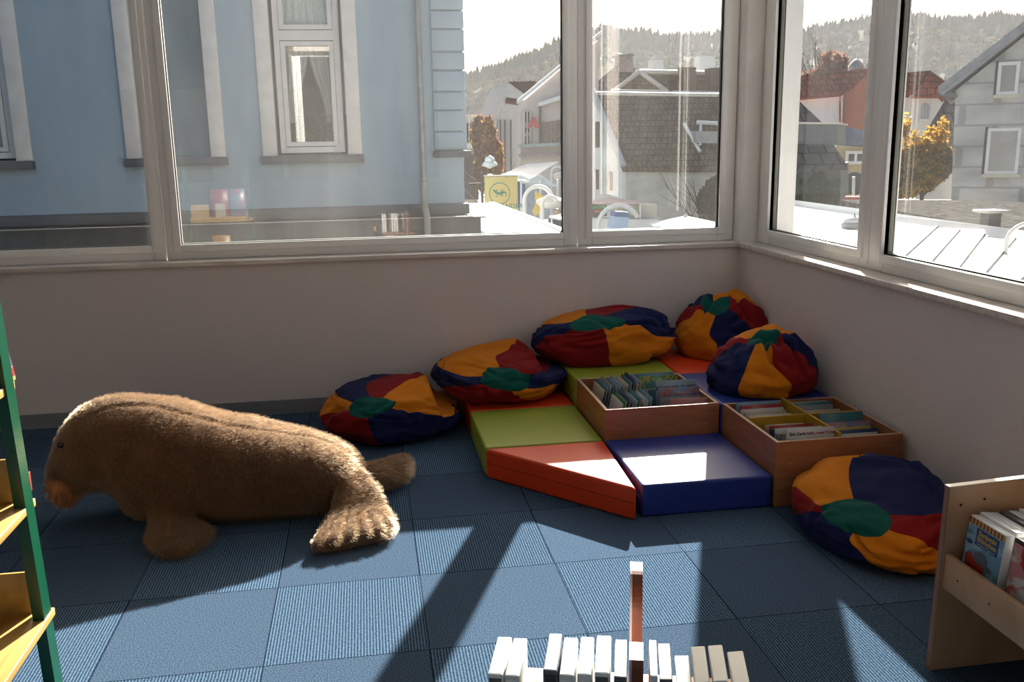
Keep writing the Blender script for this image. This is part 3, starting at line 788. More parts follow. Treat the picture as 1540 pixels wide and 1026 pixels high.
# ------------------------------------------------------------------ plush walrus
def plush_mat():
    m, nt, b, out = newmat('brown_plush'); L = nt.links.new
    vec = coords(nt)
    n = N(nt, 'ShaderNodeTexNoise', Scale=9.0, Detail=6.0, Roughness=.65); L(vec, n.inputs['Vector'])
    L(ramp(nt, n.outputs['Fac'], [(.3, (.085, .042, .021)), (.7, (.135, .07, .036))]), b.inputs['Base Color'])
    b.inputs['Roughness'].default_value = .95; b.inputs['Specular IOR Level'].default_value = .1
    b.inputs['Sheen Weight'].default_value = .35; b.inputs['Sheen Roughness'].default_value = .45; b.inputs['Sheen Tint'].default_value = (.9, .72, .5, 1)
    n2 = N(nt, 'ShaderNodeTexNoise', Scale=70.0, Detail=5.0, Roughness=.75); L(vec, n2.inputs['Vector'])
    bp = N(nt, 'ShaderNodeBump', Strength=.8, Distance=.012); L(n2.outputs['Fac'], bp.inputs['Height']); L(bp.outputs[0], b.inputs['Normal'])
    return m
PLUSH = plush_mat()
MUZ = M('muzzle_fur', (.62, .26, .10, 1), .9, .2, 30, .4, 90, sheen=.2)
EYE = M('black_glass_eye', (.01, .01, .012, 1), .08, 0)

def ring(c, side, up, rs, ru, rd, n=28, e=2.3):
    """superellipse ring; ru above, rd below"""
    out = []
    for k in range(n):
        a = 2*pi*k/n
        e_ = e if sin(a) > 0 else e*1.35
        x = math.copysign(abs(cos(a))**(2/e_), cos(a)); z = math.copysign(abs(sin(a))**(2/e_), sin(a))
        out.append(V(c)+V(side)*rs*x+V(up)*(ru if z > 0 else rd)*z)
    return out
def loft(mb, rings, mi=0):
    n = len(rings[0]); vs = [p for r in rings for p in r]
    fs = [(i*n+k, i*n+(k+1) % n, (i+1)*n+(k+1) % n, (i+1)*n+k) for i in range(len(rings)-1) for k in range(n)]
    mb.add(vs, fs, mi, True)
    mb.add(vs, [list(range(n))[::-1], [(len(rings)-1)*n+k for k in range(n)]], mi, True)
def interp(keys, t):
    """Catmull-Rom through rows of numbers"""
    n = len(keys)-1; s = t*n; i = min(int(s), n-1); f = s-i
    p = [keys[max(0, min(n, i+j))] for j in (-1, 0, 1, 2)]
    return [.5*(2*b+(c-a)*f+(2*a-5*b+4*c-d)*f*f+(3*b-a-3*c+d)*f**3) for a, b, c, d in zip(*p)]

wr = thing('plush_walrus', 'big brown plush walrus lying on the carpet below the window', 'stuffed animal', (-3.0, -1.42, 0))
mb = MB()
# spine stations from tail to brow: x, y, z centre, half width, half height up, half height down
ST = [(-2.415, -1.53, .085, .045, .05, .05), (-2.43, -1.525, .115, .10, .075, .09), (-2.49, -1.52, .145, .17, .105, .135), (-2.62, -1.51, .17, .225, .15, .168), (-2.84, -1.49, .19, .262, .195, .188),
      (-3.05, -1.48, .205, .275, .235, .203), (-3.25, -1.47, .24, .27, .268, .230), (-3.40, -1.46, .285, .25, .252, .215), (-3.52, -1.45, .31, .22, .222, .165), (-3.62, -1.44, .305, .19, .195, .14),
      (-3.695, -1.435, .275, .15, .15, .115), (-3.745, -1.43, .245, .105, .10, .08), (-3.765, -1.43, .23, .045, .045, .04)]
rings = []
for i in range(61):
    x, y, z, w_, hu, hd = interp(ST, i/60)
    rings.append(ring((x, y, z), (0, 1, 0), (0, 0, 1), max(w_, .02), max(hu, .02), max(hd, .02)))
loft(mb, rings)
# snout pad that carries the whiskers
def blob(c, r, seg=20, X=None):
    bm = bmesh.new(); bmesh.ops.create_uvsphere(bm, u_segments=seg, v_segments=seg//2, radius=1)
    for v in bm.verts: v.co = V((v.co.x*r[0], v.co.y*r[1], v.co.z*r[2]))
    if X is not None:
        for v in bm.verts: v.co = X @ v.co
    for v in bm.verts: v.co += V(c)
    mb.bm(bm, 0, smooth=True)
blob((-3.712, -1.455, .228), (.075, .13, .09))
blob((-3.60, -1.45, .20), (.11, .16, .065))
blob((-3.37, -1.49, .155), (.12, .235, .14))         # chest
# flippers: flat lofted paddles
def paddle(sections, n=24):
    """sections: (centre, half width vector, thickness, up vector)"""
    rg = []
    for c, hw, th, up in sections:
        hw = V(hw); rg.append(ring(c, hw.normalized(), up, hw.length, th, th, n, 2.2))
    loft(mb, rg)
UPZ = (0, 0, 1)
# near front flipper: a short arm folding down to a leaf-shaped paddle on the carpet
paddle([((-3.240, -1.60, .16), (0.099, -.02, 0), .07, (0, -.5, .85)), ((-3.232, -1.71, .085), (0.095, -.01, 0), .052, (0, -.4, .9)), ((-3.210, -1.775, .052), (0.108, .01, 0), .040, UPZ), ((-3.180, -1.84, .042), (0.128, .05, 0), .036, UPZ),
        ((-3.155, -1.90, .036), (0.117, .06, 0), .033, UPZ), ((-3.135, -1.965, .03), (0.077, .045, 0), .027, UPZ), ((-3.120, -2.01, .026), (0.027, .014, 0), .016, UPZ)])
# far front flipper, mostly hidden behind the chest
paddle([((-3.30, -1.33, .15), (.10, .02, 0), .06, (0, .5, .85)), ((-3.31, -1.23, .06), (.11, .01, 0), .05, UPZ), ((-3.31, -1.11, .04), (.12, -.02, 0), .036, UPZ), ((-3.30, -1.01, .034), (.09, -.03, 0), .03, UPZ), ((-3.28, -.96, .03), (.03, -.01, 0), .018, UPZ)])
# near rear flipper: narrow at the hip, fanning out flat toward the viewer with a thick outer edge
paddle([((-2.47, -1.57, .135), (.05, -.02, .0), .06, (0, .2, .9)), ((-2.452, -1.64, .150), (.070, .0, -.015), .048, (0, .55, .8)), ((-2.442, -1.73, .118), (.100, .01, -.02), .042, (0, .6, .8)), ((-2.442, -1.815, .070), (.130, .02, -.012), .036, (0, .5, .85)),
        ((-2.448, -1.90, .046), (.152, .03, -.004), .036, (0, .2, 1)), ((-2.458, -1.98, .038), (.160, .042, 0), .034, UPZ), ((-2.468, -2.03, .033), (.154, .045, 0), .030, UPZ), ((-2.472, -2.055, .029), (.13, .04, 0), .018, UPZ)], 40)
# far rear flipper pointing to the right
paddle([((-2.49, -1.52, .10), (.02, .07, 0), .065, UPZ), ((-2.41, -1.47, .095), (.05, .105, 0), .066, UPZ), ((-2.33, -1.40, .082), (.045, .14, 0), .062, UPZ), ((-2.26, -1.33, .07), (.03, .14, 0), .056, UPZ), ((-2.212, -1.28, .058), (.016, .11, 0), .048, UPZ), ((-2.192, -1.255, .05), (.008, .05, 0), .026, UPZ)])
raw = mb.build('body_raw', PLUSH)
md = raw.modifiers.new('r', 'REMESH'); md.mode = 'VOXEL'; md.voxel_size = .011; md.use_smooth_shade = True
sm = raw.modifiers.new('s', 'SMOOTH'); sm.factor = .5; sm.iterations = 3
bpy.context.view_layer.update()
dg = bpy.context.evaluated_depsgraph_get()
bme = bpy.data.meshes.new_from_object(raw.evaluated_get(dg)); bpy.data.objects.remove(raw)
bme.name = 'body'
# sewn seam along the back (a valley in the pile), quilting ridges on the rear flipper, loose stuffing lumps
seam = [(-3.60, .42), (-3.534, .442), (-3.392, .478), (-3.257, .439), (-3.036, .385), (-2.839, .334), (-2.607, .287), (-2.493, .199), (-2.415, .08)]
def seam_y(x): return -1.555+.012*sin(x*9)
bme.calc_loop_triangles()
nrm = [V(v.normal) for v in bme.vertices]
for v, nv in zip(bme.vertices, nrm):
    p = v.co; d = .010*noise.noise(p*5)+.004*noise.noise(p*16)+.0025*noise.noise(p*45)
    if p.z > .05 and nv.z > .15 and -3.62 < p.x < -2.40:
        q = abs(p.y-seam_y(p.x)); d -= .013*exp(-(q/.011)**2)*sstep(-3.62, -3.5, p.x)
    if p.y < -1.83 and p.x > -2.70 and nv.z > .25 and p.x > -2.64:
        # five quilted fingers that fan out from the hip
        a = atan2(p.x+2.44, -(p.y+1.58)); t = abs(sin((a+.42)*23))
        k = sstep(-1.80, -1.86, p.y) if False else sstep(.0, .06, -1.83-p.y)
        d += k*(.020*t**.7-.013)
    if p.z > .012: v.co = p+nv*d
    v.co.z = max(v.co.z, .001)
lo = wr.location
for v in bme.vertices: v.co -= lo
bme.materials.clear(); bme.materials.append(PLUSH)
for p in bme.polygons: p.use_smooth = True
def fur_mat():
    m, nt, b, out = newmat('walrus_pile'); L = nt.links.new
    vec = coords(nt)
    n = N(nt, 'ShaderNodeTexNoise', Scale=14.0, Detail=5.0); L(vec, n.inputs['Vector'])
    nt.nodes.remove(b)
    c = ramp(nt, n.outputs['Fac'], [(.3, (.105, .048, .020)), (.7, (.20, .098, .044))])
    h = nt.nodes.new('ShaderNodeBsdfHairPrincipled'); h.model = 'CHIANG'; h.parametrization = 'COLOR'
    L(c, h.inputs['Color']); h.inputs['Roughness'].default_value = .45; h.inputs['Radial Roughness'].default_value = .6
    L(h.outputs[0], out.inputs['Surface'])
    return m
bme.materials.append(fur_mat())
body = bpy.data.objects.new('body', bme); COL.objects.link(body); body.parent = wr
HEADC = V((-3.735, -1.40, .185))
eye = MB(); bm = bmesh.new(); bmesh.ops.create_uvsphere(bm, u_segments=16, v_segments=10, radius=.014)
eye.bm(bm, 0, Matrix.Translation((-3.674, -1.594, .379)), True)
eye.build('eye', EYE, wr)
eye = MB(); bm = bmesh.new(); bmesh.ops.create_uvsphere(bm, u_segments=16, v_segments=10, radius=.014)
eye.bm(bm, 0, Matrix.Translation((-3.674, -1.266, .379)), True)
eye.build('eye', EYE, wr)
# whisker pad: shaggy tuft of long fur strands
wp = MB(); rr = random.Random(3)
bm = bmesh.new(); bmesh.ops.create_uvsphere(bm, u_segments=24, v_segments=14, radius=1)
for v in bm.verts:
    q = v.co.copy(); k = 1+.10*noise.noise(q*2.4)
    v.co = V((-3.708+q.x*.062*k, -1.485+q.y*.11*k, .178+q.z*.088*k))
wp.bm(bm, 0, None, True)
for i in range(1500):
    q = V((rr.gauss(0, 1), rr.gauss(0, 1), rr.gauss(0, 1))).normalized()
    if q.z > .75: continue
    p = V((-3.708+q.x*.060, -1.485+q.y*.108, .178+q.z*.086))
    d = (q*.6+V((rr.uniform(-.5, .5), rr.uniform(-.5, .5), -1.0))).normalized(); ln = rr.uniform(.025, .05)
    sd = d.cross(V((rr.uniform(-1, 1), rr.uniform(-1, 1), rr.uniform(-1, 1)))).normalized()*.0016
    curl = sd.normalized()*rr.uniform(-.012, .012)
    pts = [p, p+d*ln*.5+curl, p+d*ln+curl*.3]
    pts = [V((a.x, a.y, max(a.z, .004))) for a in pts]
    wp.add([pts[0]-sd, pts[0]+sd, pts[1]+sd, pts[1]-sd, pts[2]], [(0, 1, 2, 3), (3, 2, 4)], 0)
wp.build('whisker_pad', MUZ, wr)

# short pile on the body
FUR = True
if FUR:
    pm = body.modifiers.new('pile', 'PARTICLE_SYSTEM')
    ps = body.particle_systems[0]; st = ps.settings
    st.type = 'HAIR'; st.count = 26000; st.hair_length = .0055; st.hair_step = 2; st.use_advanced_hair = True
    st.emit_from = 'FACE'; st.use_even_distribution = True
    st.normal_factor = .004; st.object_align_factor = (.002, -.0005, -.0015); st.factor_random = .0015; st.brownian_factor = .001
    st.child_type = 'INTERPOLATED'; st.rendered_child_count = 5; st.child_percent = 1; st.child_length = 1.0; st.roughness_1 = .003; st.roughness_endpoint = .004; st.clump_factor = .25
    st.root_radius = .5; st.tip_radius = .15; st.radius_scale = .0011
    st.material = 2
ALB[0] = .80
# ------------------------------------------------------------------ outside: helpers
def opiece(parent, name, px, Y, depth, mat, mb=None, mi=0):
    """outline given by directions, laid on the plane y=Y and extruded away by depth"""
    m_ = MB(); m_.prism([W(x, y, Y) for x, y in px], (0, depth, 0))
    return m_.build(name, mat, parent)
def rect(px0, py0, px1, py1, Y):
    a = W(px0, py0, Y); b = W(px1, py1, Y); return min(a.x, b.x), max(a.x, b.x), min(a.z, b.z), max(a.z, b.z)
def ring_box(mb, x0, x1, z0, z1, t, y0, y1, mi=0):
    mb.box((x0, y0, z0), (x0+t, y1, z1), mi).box((x1-t, y0, z0), (x1, y1, z1), mi).box((x0+t, y0, z0), (x1-t, y1, z0+t), mi).box((x0+t, y0, z1-t), (x1-t, y1, z1), mi)
    return mb
O_GLASS, _nt, _b, _o = newmat('dark_outdoor_glass'); _b.inputs['Base Color'].default_value = (.035, .04, .045, 1); _b.inputs['Roughness'].default_value = .06
O_WHITE = M('outdoor_white_paint', (.82, .80, .77, 1), .5, .05, 6)
def owindow(parent, x0, x1, z0, z1, Y, t=.06, d=.05, sill=None, mat=None, mullion=False, glass=None, face=-1):
    w_ = ring_box(MB(), x0, x1, z0, z1, t, Y-d, Y+.02)
    if mullion: w_.box(((x0+x1)/2-t*.4, Y-d*.8, z0+t), ((x0+x1)/2+t*.4, Y+.02, z1-t))
    fr_ = w_.build('window', mat or O_WHITE, parent)
    MB().box((x0+t, Y-.012, z0+t), (x1-t, Y+.01, z1-t)).build('pane', glass or O_GLASS, fr_)
    if sill: MB().box((x0-.06, Y-.12, z0-.09), (x1+.06, Y+.02, z0)).build('sill', sill, parent)
    return fr_
def tiles_mat(name, c1, c2, su=3.5, sv=3.0, bump=.8, mort=.35):
    if name in MATS: return MATS[name]
    m, nt, b, out = newmat(name); L = nt.links.new
    vec = coords(nt, (su, 1, sv))
    tc = vec
    sx = nt.nodes.new('ShaderNodeSeparateXYZ'); L(vec, sx.inputs[0])
    cb = nt.nodes.new('ShaderNodeCombineXYZ'); L(sx.outputs[0], cb.inputs[0]); L(sx.outputs[2], cb.inputs[1])
    br = N(nt, 'ShaderNodeTexBrick', Scale=1.0); br.offset = .5
    br.inputs['Color1'].default_value = c1; br.inputs['Color2'].default_value = c2; br.inputs['Mortar'].default_value = mul(c1, mort)
    br.inputs['Mortar Size'].default_value = .06; br.inputs['Brick Width'].default_value = .8; br.inputs['Row Height'].default_value = .9; br.inputs['Mortar Smooth'].default_value = .5
    L(cb.outputs[0], br.inputs['Vector'])
    n = N(nt, 'ShaderNodeTexNoise', Scale=.9, Detail=6.0); L(vec, n.inputs['Vector'])
    mx = nt.nodes.new('ShaderNodeMix'); mx.data_type = 'RGBA'; mx.blend_type = 'MULTIPLY'; mx.inputs['Factor'].default_value = 1
    L(br.outputs['Color'], mx.inputs[6]); L(ramp(nt, n.outputs['Fac'], [(.3, (.65, .62, .58)), (.7, (1.25, 1.2, 1.12))]), mx.inputs[7])
    L(mx.outputs[2], b.inputs['Base Color']); b.inputs['Roughness'].default_value = .85; b.inputs['Specular IOR Level'].default_value = 0
    bp = N(nt, 'ShaderNodeBump', Strength=bump, Distance=.05); L(br.outputs['Fac'], bp.inputs['Height']); bp.invert = True; L(bp.outputs[0], b.inputs['Normal'])
    MATS[name] = m
    return m
STREET_M = M('street_paving', (.30, .29, .28, 1), .8, .15, 2)
GRAVEL = M('grey_gravel', (.10, .095, .09, 1), .95, .6, 9, 1.0, 14, spec=0)
PALE_GRAVEL = M('pale_roof_felt', (.62, .58, .52, 1), .95, .18, 9, .5, 30)
ZG = -4.2
struct('street', MB().box((-60, .6, ZG-.2), (90, 160, ZG)), STREET_M)

# ------------------------------------------------------------------ blue town house across the gap
def blue_render():
    m, nt, b, out = newmat('blue_render'); L = nt.links.new
    vec = coords(nt, (1, 1, .22))
    n = N(nt, 'ShaderNodeTexNoise', Scale=2.2, Detail=7.0, Roughness=.6); L(vec, n.inputs['Vector'])
    L(ramp(nt, n.outputs['Fac'], [(.25, (.25, .345, .41)), (.6, (.31, .41, .475)), (.8, (.35, .445, .50))]), b.inputs['Base Color'])
    b.inputs['Roughness'].default_value = .85
    return m
BLUE_R = blue_render()
DARK_STONE = M('dark_grey_ledge', (.095, .11, .125, 1), .7, .22, 5)
TEAL_R = M('teal_niche_render', (.12, .20, .255, 1), .8, .1, 3)
ZINC = M('zinc_pipe', (.30, .32, .33, 1), .4, .2, 6, metal=.3)
OLD_WHITE = M('old_white_surround', (.80, .78, .74, 1), .6, .07, 7)
BY = 6.5
bh = thing('town_house', 'pale blue rendered town house with white framed windows and dark ledges, close outside', 'house', (-6, BY, ZG))
bx1 = -1.062
# walls with true window openings
ops = [(W(29, 250, BY).x-1.0, W(29, 250, BY).x), (W(213, 242, BY).x, W(320, 240, BY).x), (W(416, 232, BY).x, W(525, 229, BY).x)]
ops = [(a, b, 1.47, 3.9) for a, b in ops]
xs = [-14.0] + [v for o in ops for v in o[:2]] + [bx1]
wl = MB()
for i in range(0, len(xs), 2): wl.box((xs[i], BY, ZG), (xs[i+1], BY+.45, 8.5))
for a, b, c, d in ops: wl.box((a, BY, ZG), (b, BY+.45, c)).box((a, BY, d), (b, BY+.45, 8.5))
wl.box((bx1-.45, BY+.45, ZG), (bx1, BY+9, 8.5)).box((-14, BY+8.6, ZG), (bx1-.45, BY+9, 8.5))
wl.build('wall', BLUE_R, bh)
MB().box((-14.2, BY-.25, 8.5), (bx1+.25, BY+9.2, 8.7)).build('unseen_roof', DARK_STONE, bh)  # unseen roof, added to keep the sun out of the hollow house
# quoin blocks at the right corner
qz = [W(670, y, BY).z for y in (226, 198, 166, 138, 106, 78, 44, 16, -16, -46, -80)]
qx = W(651, 150, BY).x
for i in range(len(qz)-1):
    MB().rbox((qx, BY-.045, qz[i]+.008), (bx1+.045, BY+.5, qz[i+1]-.008), .012, 2).build('quoin', BLUE_R, bh)
MB().rbox((qx-.02, BY-.10, qz[0]-.09), (bx1+.10, BY+.6, qz[0]-.01), .01, 2).build('quoin_ledge', DARK_STONE, bh)
# three windows with wide white surrounds (the middle one is a blind niche)
for k, (a, b, c, d) in enumerate(ops):
    sw = .145
    sur = MB()
    for (u0, u1) in ((a-.165, a+.012), (b-.012, b+.165)): sur.rbox((u0, BY-.05, c-.005), (u1, BY+.1, d+.1), .01, 2)
    sur.rbox((a-.165, BY-.05, d), (b+.165, BY+.1, d+.16), .01, 2)
    sur.build('window_surround', OLD_WHITE, bh)
    MB().rbox((a-.185, BY-.13, c-.10), (b+.185, BY+.05, c-.006), .008, 2).build('window_sill', DARK_STONE, bh)
    if k == 1:
        MB().box((a, BY+.10, c), (b, BY+.2, d)).build('blind_panel', TEAL_R, bh)
    else:
        zt_ = 2.86
        fr = ring_box(MB(), a+.05, b-.05, c+.03, d, .07, BY+.10, BY+.18).box((a+.12, BY+.09, zt_), (b-.12, BY+.18, zt_+.12)).build('window', O_WHITE, bh)
        for (z0, z1) in ((c+.10, zt_), (zt_+.12, d-.07)):
            ring_box(MB(), a+.125, b-.125, z0+.01, z1-.01, .055, BY+.085, BY+.17).build('sash', O_WHITE, fr)
            MB().box((a+.17, BY+.125, z0+.06), (b-.17, BY+.132, z1-.06)).build('pane', GLASS, fr)
        # the room behind the glass: far wall, dark dado, side walls, a framed picture and a pale post
        MB().box((a-.9, BY+2.2, .9), (b+.9, BY+2.3, 4.3)).box((a-.95, BY+.44, .9), (a-.9, BY+2.2, 4.3)).box((b+.9, BY+.44, .9), (b+.95, BY+2.2, 4.3)).box((a-.9, BY+.44, 4.3), (b+.9, BY+2.3, 4.35)).build('room_wall', M('pale_room_wall', (.60, .57, .52, 1), .8, .08), bh)
        MB().box((a-.9, BY+2.1, .9), (b+.9, BY+2.19, 2.02)).box((a-.9, BY+.44, .85), (b+.9, BY+2.19, .9)).build('room_dado', M('dark_dado', (.07, .065, .055, 1), .6, .2), bh)
        if k == 2:
            ring_box(MB(), a+.50, a+.70, 1.62, 1.86, .03, BY+2.06, BY+2.095).build('picture_frame', M('black_frame', (.02, .02, .02, 1), .5), bh)
            MB().box((b-.24, BY+1.6, .91), (b-.14, BY+1.7, 2.1)).build('door_post', O_WHITE, bh)
        lace = M('lace_curtain', (.72, .70, .64, 1), .9, .25, 60, .4, 90)
        for sgn in (-1, 1):
            cu = MB(); nx, nz = 26, 40; vs = []
            for iz in range(nz):
                t = iz/(nz-1); z = d-.05-(d-c-.45)*t
                wdt = .40-.10*sstep(.2, .6, t)-.20*sstep(.5, 1, t)
                for ix in range(nx):
                    u = ix/(nx-1); x = (a+.16+u*wdt) if sgn < 0 else (b-.16-u*wdt)
                    vs.append((x, BY+.24+.022*sin(u*26)+.01*sin(u*7+t*3), z))
            cu.add(vs, [(iz*nx+ix, iz*nx+ix+1, (iz+1)*nx+ix+1, (iz+1)*nx+ix) for iz in range(nz-1) for ix in range(nx-1)], 0, True)
            cu.build('curtain', lace, bh)
        if k == 0:
            cu = MB(); vs = []
            for iz in range(12):
                for ix in range(60):
                    vs.append((a+.14+(b-a-.28)*ix/59, BY+.20+.012*sin(ix*.9), c+.08+.42*iz/11))
            cu.add(vs, [(iz*60+ix, iz*60+ix+1, (iz+1)*60+ix+1, (iz+1)*60+ix) for iz in range(11) for ix in range(59)], 0, True)
            cu.build('curtain', lace, bh)
        else:
            pt = MB(); rp = random.Random(5)
            for i in range(220):
                p = V((a+.18+rp.random()*.28 if i % 3 else b-.3+rp.random()*.15, BY+.3+rp.random()*.1, c+.06+abs(rp.gauss(0, .13))))
                u = V((rp.uniform(-1, 1), rp.uniform(-.3, .3), rp.uniform(0, 1))).normalized()*.05; v_ = u.cross(V((rp.random(), 1, rp.random()))).normalized()*.014
                pt.add([p, p+u*.5+v_, p+u, p+u*.5-v_], [(0, 1, 2, 3)])
            pt.build('window_plants', M('houseplant_green', (.06, .13, .025, 1), .5, .3, 20), bh)
# horizontal ledges under the windows; below the lower one the projecting canopy of the shop floor
za, zb2 = .815, .69
MB().rbox((-14, BY-.10, za-.13), (bx1+.05, BY+.1, za+.005), .012, 2).build('ledge', DARK_STONE, bh)
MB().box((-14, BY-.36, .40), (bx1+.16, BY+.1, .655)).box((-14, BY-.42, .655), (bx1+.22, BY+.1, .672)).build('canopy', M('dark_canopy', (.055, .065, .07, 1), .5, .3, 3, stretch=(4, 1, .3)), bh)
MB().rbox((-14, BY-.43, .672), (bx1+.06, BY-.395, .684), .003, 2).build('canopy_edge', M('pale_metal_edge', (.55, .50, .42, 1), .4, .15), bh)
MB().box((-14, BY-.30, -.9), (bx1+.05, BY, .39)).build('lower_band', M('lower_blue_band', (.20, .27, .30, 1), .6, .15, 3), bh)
MB().prism([W(638, 370, BY-.06)+V((0, 0, 0)), W(646, 370, BY-.06), W(646, 320, BY-.06), W(638, 320, BY-.06)], (0, .0, 0))
px_ = W(632, 150, BY).x
dp = MB().tube([(px_, BY-.10, 6), (px_, BY-.10, 1.05)], .036, 14)
dp.build('downpipe', ZINC, bh)
MB().tube([(px_, BY-.10, 1.10), (px_, BY-.10, .80), (px_+.0, BY-.46, .70), (px_, BY-.46, .2)], .044, 14).build('downpipe', M('beige_pipe', (.42, .40, .34, 1), .5, .15), bh)
for z in (3.1, 1.12): MB().tube([(px_, BY-.10, z-.015), (px_, BY-.10, z+.015)], .046, 14).build('pipe_clip', ZINC, bh)
# ------------------------------------------------------------------ flat roof and street to the right of the blue house
zr = .42
fr_ = thing('flat_roof_annex', 'low annex with pale sunlit flat roof beside the blue town house', 'annex', (-.5, 12, ZG))
A = [None, W(872, 359, zr, 2), W(735, 305, zr, 2)]
A = [V((bx1+.3, 5.0, zr)), A[1], A[2], V((A[2].x-.6, A[2].y, zr)), V((bx1+.24, 8, zr))]
ann = MB().prism([(p.x, p.y, ZG) for p in A], (0, 0, zr-ZG-.02), 0)
ann.build('wall', M('annex_wall', (.5, .48, .45, 1), .8, .1), fr_)
MB().prism([(p.x, p.y, zr-.02) for p in A], (0, 0, .02), 0).build('roof', PALE_GRAVEL, fr_)
e0, e1 = A[1], A[2]
dd_ = (e1-e0).normalized(); oo = V((dd_.y, -dd_.x, 0))
MB().prism([e0+oo*.0, e1+oo*.0, e1+oo*.09, e0+oo*.09], (0, 0, .018)).build('edge_trim', O_WHITE, fr_)
MB().prism([e0+oo*.09, e1+oo*.09, e1+oo*.10, e0+oo*.10], (0, 0, .015)).build('edge_trim', M('dark_edge', (.08, .05, .04, 1), .6), fr_)

# yellow hanging shop sign with a green lizard in a ring
SY = 15.0
SIGN_Y = M('sign_yellow', (.80, .60, .20, 1), .6, .05); SIGN_G = M('sign_green', (.05, .26, .19, 1), .6, .05)
x0, x1, z0, z1 = rect(729, 266, 779, 319, SY)
sg = thing('hanging_sign', 'square yellow shop sign with a green lizard in a ring, hanging over the street', 'shop sign', ((x0+x1)/2, SY, z0))
MB().rbox((x0, SY, z0), (x1, SY+.12, z1), .01, 2).build('panel', SIGN_Y, sg)
MB().rbox((x0-.01, SY-.01, z1), (x1+.01, SY+.13, z1+.025), .004, 1).build('top_rail', M('grey_rail', (.4, .38, .34, 1), .5), sg)
MB().tube([(x0-.06, SY+.06, z0-.9), (x0-.06, SY+.06, z1+.1)], .03, 8).tube([(x0-.35, SY+.06, z1-.15), (x0, SY+.06, z1-.15)], .02, 8).tube([(x0-.35, SY+.06, z0+.2), (x0, SY+.06, z0+.2)], .02, 8).build('bracket', M('dark_iron', (.03, .03, .03, 1), .5), sg)
c = W(751.5, 291, SY); R_ = W(767.5, 291, SY).x-c.x
rg = MB(); n_ = 40
vs = [(c.x+r*cos(2*pi*k/n_), SY-.006, c.z+r*sin(2*pi*k/n_)) for r in (R_, R_*.93) for k in range(n_)]
rg.prism([(c.x+R_*cos(2*pi*k/n_), SY-.006, c.z+R_*sin(2*pi*k/n_)) for k in range(0)] or [(0, 0, -50), (0.001, 0, -50), (0, 0, -50.001)], (0, .001, 0)) if False else None
rg.add(vs, [(k, (k+1) % n_, n_+(k+1) % n_, n_+k) for k in range(n_)]).build('ring', SIGN_G, sg)
lz = MB(); q = lambda u, v, d=.02: V((c.x+R_*u, SY-.004, c.z+R_*v))
lz.tube([q(-.62, .34), q(-.46, .22), q(-.3, .05), q(-.1, -.02), q(.1, .0), q(.3, .08), q(.46, .12), q(.6, .0), q(.62, -.2), q(.5, -.4)], [R_*k for k in (.05, .10, .07, .10, .12, .10, .07, .05, .035, .012)], 8)
for leg in ([(-.25, .05), (-.3, .3), (-.16, .36)], [(-.2, -.03), (-.25, -.26), (-.42, -.28)], [(.2, .05), (.14, .32), (.3, .38)], [(.25, .02), (.24, -.22), (.08, -.28)]):
    lz.tube([q(*p) for p in leg], R_*.035, 6)
lz.build('lizard', SIGN_G, sg)
wsz = (x1-x0)
text_mb('SALAMANDER', wsz*.205, basis((1, 0, 0), (0, 0, 1), (0, -1, 0), ((x0+x1)/2, SY-.004, W(750, 311, SY).z)), bold=.002).build('lettering', SIGN_G, sg)

# arched white street lamps
def street_lamp(label, base_px, Y, h_top, arm, r=.045, zbase=ZG, globe=True, flip=1):
    b_ = W(base_px[0], base_px[1], Y)
    root = thing('street_lamp', label, 'street lamp', (b_.x, Y, zbase), 0, 'arched white street lamps')
    top = h_top; rad = arm/2
    pts = [(b_.x, Y, zbase), (b_.x, Y, top-rad)] + [(b_.x+flip*rad*(1-cos(a)), Y, top-rad+rad*sin(a)) for a in [pi*k/14 for k in range(1, 13)]]
    MB().tube(pts, r, 10).build('post', O_WHITE, root)
    e = pts[-1]
    if globe:
        cz = e[2]-.16
        MB().lathe([(.001, cz+.17), (.05, cz+.16), (.08, cz+.11), (.30, cz+.05), (.36, cz)], (e[0], Y, 0), 20).build('cap', O_WHITE, root)
        MB().lathe([(.355, cz-.004), (.35, cz-.06), (.24, cz-.17), (.001, cz-.2)], (e[0], Y, 0), 20).build('diffuser', M('milky_glass', (.75, .73, .70, 1), .3, .05), root)
    return root
def lamp_from(label, px_l, py_top, px_r, Y, **k):
    a = W(px_l, py_top, Y); b_ = W(px_r, py_top, Y)
    return street_lamp(label, (px_l, py_top), Y, a.z, b_.x-a.x, **k)
lamp_from('arched white street lamp nearest the pale flat roof, lamp head beside the yellow banner', 788, 281, 830, 17, r=.05)
lamp_from('arched white street lamp just in front of the tall one by the banner', 815, 296, 838, 16, r=.05, globe=False)
lamp_from('arched white street lamp behind the hanging yellow sign', 769, 266, 797, 22, r=.05, globe=False)
lamp_from('arched white street lamp in front of the pale shop wall', 829, 251, 848, 26, r=.04)
lamp_from('big white street lamp arch standing in the market square', 899, 310, 962, 20, r=.07, globe=False)
# twin-globe lantern above the sign
gl_ = W(737, 262, 24)
tl = thing('street_lantern', 'white lantern post with two stacked globes above the hanging sign', 'lantern', (gl_.x, 24, ZG))
MB().tube([(gl_.x, 24, ZG), (gl_.x, 24, gl_.z)], .09, 10).build('post', O_WHITE, tl)
for zz, rr_ in ((W(737, 248, 24).z, .26), (W(737, 241, 24).z, .17)):
    MB().lathe([(.001, zz-.12), (rr_, zz-.02), (rr_*.8, zz+.08), (.001, zz+.16)], (gl_.x, 24, 0), 14).build('globe', O_WHITE, tl)
